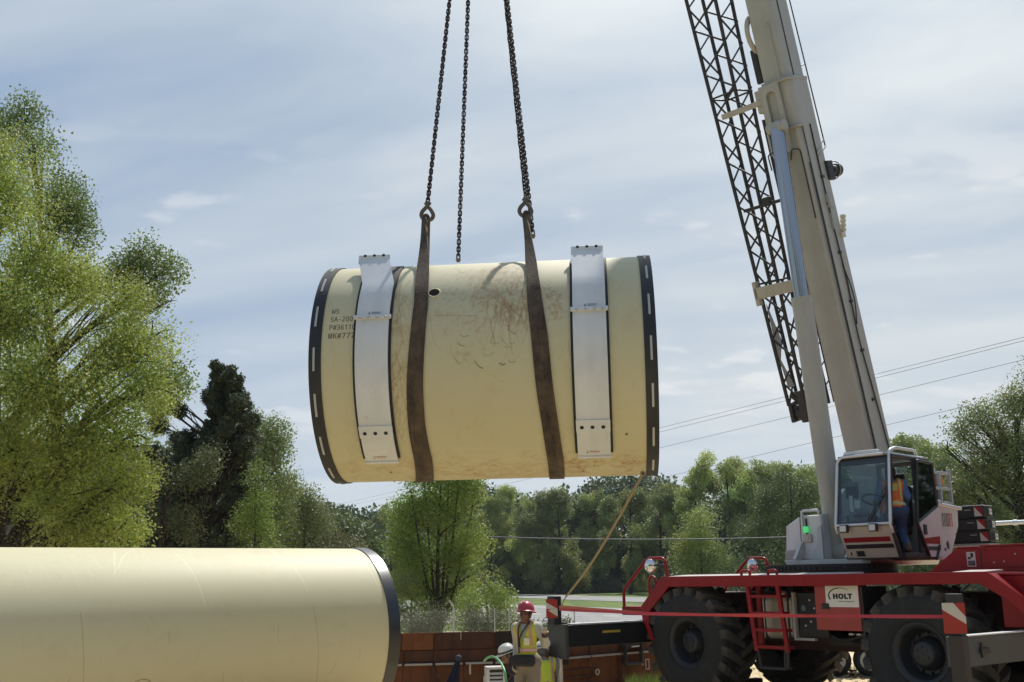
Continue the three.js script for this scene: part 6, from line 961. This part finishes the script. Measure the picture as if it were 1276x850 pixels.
function person(J, o) { // J: joints; o: looks
  const t = thing('person', o.label, 'person', o.pos, o.turn, null), S = skinOf(o.skin ?? [0.24, 0.125, 0.08]);
  const torso = [[J.pelvis, J.belly, 0.118, 0.112, 0.82], [J.belly, J.chest, 0.112, 0.132, 0.80], [J.chest, J.neck.clone().lerp(J.chest, 0.35), 0.125, 0.075, 0.8], [J.shL.clone().lerp(J.chest, 0.25), J.shR.clone().lerp(J.chest, 0.25), 0.075, 0.075], [J.hipL, J.hipR, 0.105, 0.105, 0.95]];
  const neck = [[J.neck.clone().lerp(J.chest, 0.3), J.head.clone().add(V(0, -0.03, 0)), 0.058, 0.05]];
  const arms = [[J.shL, J.elL, 0.056, 0.043], [J.elL, J.wrL, 0.043, 0.029], [J.shR, J.elR, 0.056, 0.043], [J.elR, J.wrR, 0.043, 0.029]];
  const legs = [[J.hipL, J.knL, 0.092, 0.06], [J.knL, J.anL, 0.058, 0.04], [J.hipR, J.knR, 0.092, 0.06], [J.knR, J.anR, 0.058, 0.04]];
  const feet = [J.anL, J.anR].map((a, i) => [a.clone().add(V(0, -0.05, -0.02)), a.clone().add(V((i ? -1 : 1) * 0.02, -0.058, 0.15)), 0.042, 0.034]);
  const all = [...torso, ...neck, ...arms, ...legs, ...feet], [lo, hi] = boundsOf(all, 0.03);
  const H = headGeo().applyMatrix4(new THREE.Matrix4().compose(J.head, new THREE.Quaternion().setFromEuler(new THREE.Euler(o.look?.[0] ?? 0, o.look?.[1] ?? 0, o.look?.[2] ?? 0, 'YXZ')), V(1, 1, 1)));
  const hands = [['L', 1], ['R', -1]].map(([s, sg]) => { const w = J['wr' + s], e = J['el' + s], d = w.clone().sub(e).normalize(); return place(handGeo(-sg, o['curl' + s] ?? 0.5), w.clone().addScaledVector(d, 0.012), d.clone().negate(), o['palm' + s] ?? V(-sg, 0, 0.2)); });
  const bodyM = part('body', [netMesh(field(all, 0.045), lo, hi, 0.013), H], S, t);
  for (const s of [-1, 1]) part('eye', new THREE.SphereGeometry(0.0115, 10, 8).translate(s * 0.031, 0.006, 0.0815).applyMatrix4(new THREE.Matrix4().compose(J.head, new THREE.Quaternion().setFromEuler(new THREE.Euler(o.look?.[0] ?? 0, o.look?.[1] ?? 0, o.look?.[2] ?? 0, 'YXZ')), V(1, 1, 1))), std([0.12, 0.1, 0.09], 0.3), t);
  const gl = o.glove ? std(o.glove, 0.8, { map: TX.cloth }) : S; for (const h of hands) part(o.glove ? 'glove' : 'hand', h, gl, t);
  const cut = (bones, grow, clip, h = 0.012, k = 0.05) => { const f = field(bones, k, grow), [a, b] = boundsOf(bones, grow + 0.03); return netMesh((x, y, z) => { const wr = 0.004 * perlin.noise(x * 22, y * 16, z * 22); return Math.max(f(x, y, z) + wr, clip ? clip(x, y, z) : -1); }, a, b, h); };
  part('shirt', cut([...torso.slice(1), torso[0], ...arms.map(([a, b, ra, rb]) => [a, b, ra, rb])], 0.010, (x, y, z) => { const p = [x, y, z]; const w = Math.min(cap(p, J.wrL, J.wrL, 0.045, 0.045), cap(p, J.wrR, J.wrR, 0.045, 0.045)); return Math.max(-w, y - (J.neck.y - 0.005) - 0.01); }), std(o.shirt, 0.85, { map: TX.cloth }), t);
  const tb = [...torso], dn = J.chest.clone().sub(J.pelvis).normalize(), along = (x, y, z) => (x - J.pelvis.x) * dn.x + (y - J.pelvis.y) * dn.y + (z - J.pelvis.z) * dn.z;
  const dL = J.shL.clone().sub(J.shR).normalize(), half = J.shL.distanceTo(J.shR) / 2 - 0.008, mid = J.shL.clone().add(J.shR).multiplyScalar(0.5), acr = (x, y, z) => (x - mid.x) * dL.x + (y - mid.y) * dL.y + (z - mid.z) * dL.z;
  const ahead = dL.clone().cross(dn).normalize(), zz = (x, y, z) => (x - mid.x) * ahead.x + (y - mid.y) * ahead.y + (z - mid.z) * ahead.z;
  const top = J.neck.clone().sub(J.pelvis).dot(dn), lowE = o.hem ?? -0.02;
  const vneck = (x, y, z) => { const u = along(x, y, z) - (top - 0.26), w = Math.abs(acr(x, y, z)); return zz(x, y, z) > 0 && u > 0 ? 0.012 + u * 0.24 - w : along(x, y, z) > top - 0.06 ? 0.07 - w : -1; };
  const vestClip = (lo2, hi2, extra) => (x, y, z) => Math.max(lo2 - along(x, y, z), along(x, y, z) - hi2, Math.abs(acr(x, y, z)) - half, vneck(x, y, z), extra ? extra(x, y, z) : -1);
  const vest = part('vest', cut(tb, 0.022, vestClip(lowE, top + 0.05), 0.011), std(o.vest, 0.75, { map: TX.cloth, side: THREE.DoubleSide }), t);
  const tapeM = std(o.tape ?? [0.55, 0.30, 0.20], 0.5), silverM = std([0.5, 0.48, 0.44], 0.35);
  part('reflective_band', cut(tb, 0.026, vestClip(lowE + 0.03, lowE + 0.11, null), 0.011), tapeM, vest);
  part('reflective_band', cut(tb, 0.026, vestClip(lowE + 0.12, top + 0.05, (x, y, z) => Math.abs(Math.abs(acr(x, y, z)) - half * 0.62) - 0.028), 0.011), tapeM, vest);
  part('reflective_strip', cut(tb, 0.028, vestClip(lowE + 0.055, lowE + 0.085, null), 0.011), silverM, vest);
  part('trousers', cut([torso[4], [J.pelvis, J.pelvis.clone().lerp(J.belly, 0.5), 0.112, 0.11, 0.85], ...legs], 0.017, (x, y, z) => Math.max(J.anL.y - 0.02 - y, along(x, y, z) - 0.1)), std(o.trousers, 0.9, { map: TX.cloth }), t);
  part('belt', cut([[J.pelvis, J.pelvis.clone().lerp(J.belly, 0.5), 0.112, 0.11, 0.85], torso[4]], 0.022, (x, y, z) => Math.max(0.055 - along(x, y, z), along(x, y, z) - 0.095)), M.black, t);
  const boots = feet.map(([a, b], i) => cut([[a, b, 0.046, 0.04], [a, i ? J.anR : J.anL, 0.05, 0.05]], 0.008, null, 0.012)); boots.forEach((b) => part('boot', b, std([0.06, 0.04, 0.025], 0.7), t));
  const hq = new THREE.Matrix4().compose(J.head, new THREE.Quaternion().setFromEuler(new THREE.Euler((o.look?.[0] ?? 0), o.look?.[1] ?? 0, o.look?.[2] ?? 0, 'YXZ')), V(1, 1, 1));
  if (o.hair) part('hair', netMesh((x, y, z) => Math.max(ell(x, y, z, 0, 0.03, -0.018, 0.083, 0.105, 0.1), z - 0.035 - 0.03 * (y > 0.06 ? 1 : 0), -0.06 - y), [-0.11, -0.1, -0.14], [0.11, 0.16, 0.12], 0.006), std(o.hair, 0.8), t, { matrix: hq });
  if (o.hat) {
    const dome = new THREE.LatheGeometry([[0.132, 0], [0.130, 0.03], [0.120, 0.07], [0.098, 0.105], [0.065, 0.128], [0.03, 0.138], [0, 0.14]].map(([r, y]) => new THREE.Vector2(r, y)), 36).scale(0.9, 1, 1.08);
    const brim = o.fullBrim ? new THREE.LatheGeometry([[0.126, 0.006], [0.14, 0.0], [0.158, -0.012], [0.16, -0.016], [0.14, -0.006], [0.126, 0.0]].map(([r, y]) => new THREE.Vector2(r, y)), 40).scale(0.92, 1, 1.06) : new THREE.CylinderGeometry(0.135, 0.137, 0.014, 36).scale(0.92, 1, 1.1);
    const peak = o.fullBrim ? null : new THREE.CylinderGeometry(0.1, 0.1, 0.008, 28).scale(1, 1, 0.9).rotateX(0.16).translate(0, -0.006, 0.095);
    const hat = part('hard_hat', [dome, brim, peak].filter(Boolean).map((g) => prep(g)), phys(o.hat, 0.35, { clearcoat: 0.4, side: THREE.DoubleSide }), t, { matrix: hq.clone().multiply(new THREE.Matrix4().makeTranslation(0, 0.055, -0.008)) });
    const ridge = [0, -0.045, 0.045].map((x) => { const pts = []; for (let i = 0; i <= 10; i++) { const a = mix(0.25, Math.PI - 0.25, i / 10); pts.push(V(x * Math.sin(a), 0.06 + 0.081 * Math.sin(a) - Math.abs(x) * 0.22, Math.cos(a) * 0.128)); } return curveTube(pts, 0.008, 20, 6); });
    part('hat_ridge', ridge, phys(o.hat, 0.35, { clearcoat: 0.4 }), hat, { matrix: hq.clone().multiply(new THREE.Matrix4().makeTranslation(0, 0.055, -0.008)) });
    if (o.hatBand) part('hat_band', new THREE.CylinderGeometry(0.133, 0.136, 0.03, 36, 1, true).scale(0.92, 1, 1.1).translate(0, 0.02, 0), std(o.hatBand, 0.6, { side: THREE.DoubleSide }), hat, { matrix: hq.clone().multiply(new THREE.Matrix4().makeTranslation(0, 0.055, -0.008)) });
  }
  return t;
}
const stand = (over = {}) => Object.assign({ pelvis: V(0, 0.93, 0), belly: V(0, 1.1, 0.005), chest: V(0, 1.27, 0), neck: V(0, 1.44, -0.01), head: V(0, 1.545, 0.02), shL: V(0.175, 1.37, -0.005), shR: V(-0.175, 1.37, -0.005), elL: V(0.24, 1.09, -0.03), elR: V(-0.24, 1.09, -0.03), wrL: V(0.26, 0.86, 0.08), wrR: V(-0.26, 0.86, 0.08), hipL: V(0.095, 0.89, 0), hipR: V(-0.095, 0.89, 0), knL: V(0.115, 0.49, 0.02), knR: V(-0.115, 0.49, 0.02), anL: V(0.12, 0.09, -0.02), anR: V(-0.12, 0.09, -0.02) }, over);
{ // the worker in front: red full brim hat, looking up at the load
  const p = at(655, 722, 15.5);
  const w = person(stand({ elL: V(0.27, 1.14, -0.06), wrL: V(0.335, 1.30, 0.13), elR: V(-0.185, 1.09, -0.07), wrR: V(-0.17, 0.88, 0.06), head: V(0.0, 1.55, 0.03) }), { pos: [p.x, yardY(p.x, p.z), p.z], turn: -0.42, label: 'person in red full brim hard hat and lime vest, one hand raised, wearing khaki trousers', look: [-0.14, -0.1, 0], skin: [0.17, 0.075, 0.05], shirt: [0.42, 0.40, 0.365], vest: [0.50, 0.56, 0.035], tape: [0.52, 0.29, 0.2], trousers: [0.235, 0.195, 0.145], glove: [0.42, 0.36, 0.27], hat: [0.36, 0.018, 0.035], fullBrim: true, curlL: 1.5, curlR: 1.1, palmL: V(0.3, 0, 1), hem: 0.06, hair: [0.015, 0.012, 0.01] });
  part('neck_cord', [curveTube([V(-0.04, 1.10, 0.155), V(-0.03, 1.25, 0.165), V(0.05, 1.40, 0.10), V(0.06, 1.455, 0.0), V(0.0, 1.475, -0.07), V(-0.07, 1.45, -0.01), V(-0.075, 1.38, 0.11), V(-0.06, 1.22, 0.165), V(-0.05, 1.02, 0.165)], 0.011, 60, 6)], M.black, w);
  part('control_pouch', [new RoundedBoxGeometry(0.36, 0.16, 0.12, 4, 0.055).translate(0.0, 0.915, 0.13), new RoundedBoxGeometry(0.14, 0.27, 0.1, 4, 0.048).rotateZ(-0.2).translate(-0.19, 0.84, 0.08)], std([0.018, 0.016, 0.02], 0.8, { map: TX.cloth }), w);
  part('badge_pocket', [box(0.02, 0.11, 1.13, 1.23, 0.145, 0.16, 0.006)], std([0.62, 0.62, 0.42], 0.5), w);
  part('glove_cuff', [rod(V(0.331, 1.29, 0.118), V(0.32, 1.262, 0.085), 0.045, 0.047, 16)], M.black, w);
}
{ // the worker behind, seen from the back, bending in the dug-out
  const p = at(678, 722, 17.4);
  person(stand({ belly: V(0, 1.09, 0.05), chest: V(0, 1.25, 0.12), neck: V(0, 1.38, 0.22), head: V(0.02, 1.47, 0.29), shL: V(0.18, 1.34, 0.16), shR: V(-0.18, 1.34, 0.16), elL: V(0.24, 1.08, 0.22), elR: V(-0.24, 1.08, 0.22), wrL: V(0.2, 0.96, 0.42), wrR: V(-0.2, 0.96, 0.42) }), { pos: [p.x, -0.66, p.z], turn: Math.PI + 0.12, label: 'person in white hard hat seen from behind, half hidden by the red hatted worker', look: [0.3, 0, 0], shirt: [0.20, 0.205, 0.22], vest: [0.47, 0.58, 0.045], tape: [0.46, 0.25, 0.16], trousers: [0.06, 0.075, 0.10], hat: [0.62, 0.62, 0.60], hatBand: [0.16, 0.16, 0.17], hair: [0.1, 0.1, 0.11], hem: -0.02, skin: [0.3, 0.17, 0.12] });
}
{ // the worker at left, bending over with a dark sleeve reaching down
  const p = at(657, 722, 18.0);
  person(stand({ belly: V(0, 1.07, 0.06), chest: V(0, 1.21, 0.16), neck: V(0, 1.33, 0.28), head: V(0.0, 1.42, 0.37), shL: V(0.17, 1.29, 0.2), shR: V(-0.17, 1.29, 0.2), elL: V(0.22, 1.02, 0.32), elR: V(-0.2, 1.05, 0.38), wrL: V(0.16, 0.86, 0.5), wrR: V(-0.12, 0.92, 0.6) }), { pos: [p.x, -0.66, p.z], turn: -1.35, label: 'bending person with dark sleeve and black banded white hard hat, beside the green hose', look: [0.3, 0.1, 0], shirt: [0.016, 0.018, 0.035], vest: [0.47, 0.58, 0.045], tape: [0.5, 0.42, 0.32], trousers: [0.05, 0.06, 0.09], hat: [0.66, 0.64, 0.60], hatBand: [0.02, 0.02, 0.02], glove: [0.45, 0.37, 0.26], hair: [0.02, 0.018, 0.015], hem: -0.02 });
}
{ // the operator in the open cab door, seen from behind at an angle
  const o = V(1.32, 2.30, 0.24).applyMatrix4(SM).applyMatrix4(CR.matrixWorld);
  const s = 0.93, J = stand({ pelvis: V(0, 0.70, -0.02), belly: V(0, 0.86, 0.02), chest: V(0, 1.02, 0.07), neck: V(0, 1.18, 0.12), head: V(0.0, 1.285, 0.16), shL: V(0.175, 1.13, 0.09), shR: V(-0.175, 1.13, 0.09), elL: V(0.22, 0.88, 0.14), elR: V(-0.23, 0.90, 0.05), wrL: V(0.16, 0.84, 0.36), wrR: V(-0.2, 0.72, 0.2), hipL: V(0.095, 0.68, 0), hipR: V(-0.095, 0.68, 0), knL: V(0.12, 0.42, 0.3), knR: V(-0.1, 0.36, 0.12), anL: V(0.11, 0.12, 0.06), anR: V(-0.1, 0.12, -0.14) });
  const w = person(J, { pos: [o.x, o.y - 0.0, o.z], turn: 3.02, label: 'person in orange vest and blue jeans in the open crane cab door', look: [0.1, 0.2, 0], skin: [0.14, 0.07, 0.05], shirt: [0.08, 0.16, 0.34], vest: [0.62, 0.13, 0.018], tape: [0.5, 0.42, 0.12], trousers: [0.035, 0.07, 0.15], hair: [0.012, 0.01, 0.01], hem: 0.0 });
  w.scale.setScalar(0.96);
  part('back_patch', new THREE.PlaneGeometry(0.1, 0.12).rotateY(Math.PI).translate(0, 1.05, -0.085), std([0.36, 0.4, 0.1], 0.6), w);
}
scene.fog = new THREE.FogExp2(new THREE.Color().setRGB(0.86, 0.9, 0.95), 0.0002);
renderer.render(scene, camera);
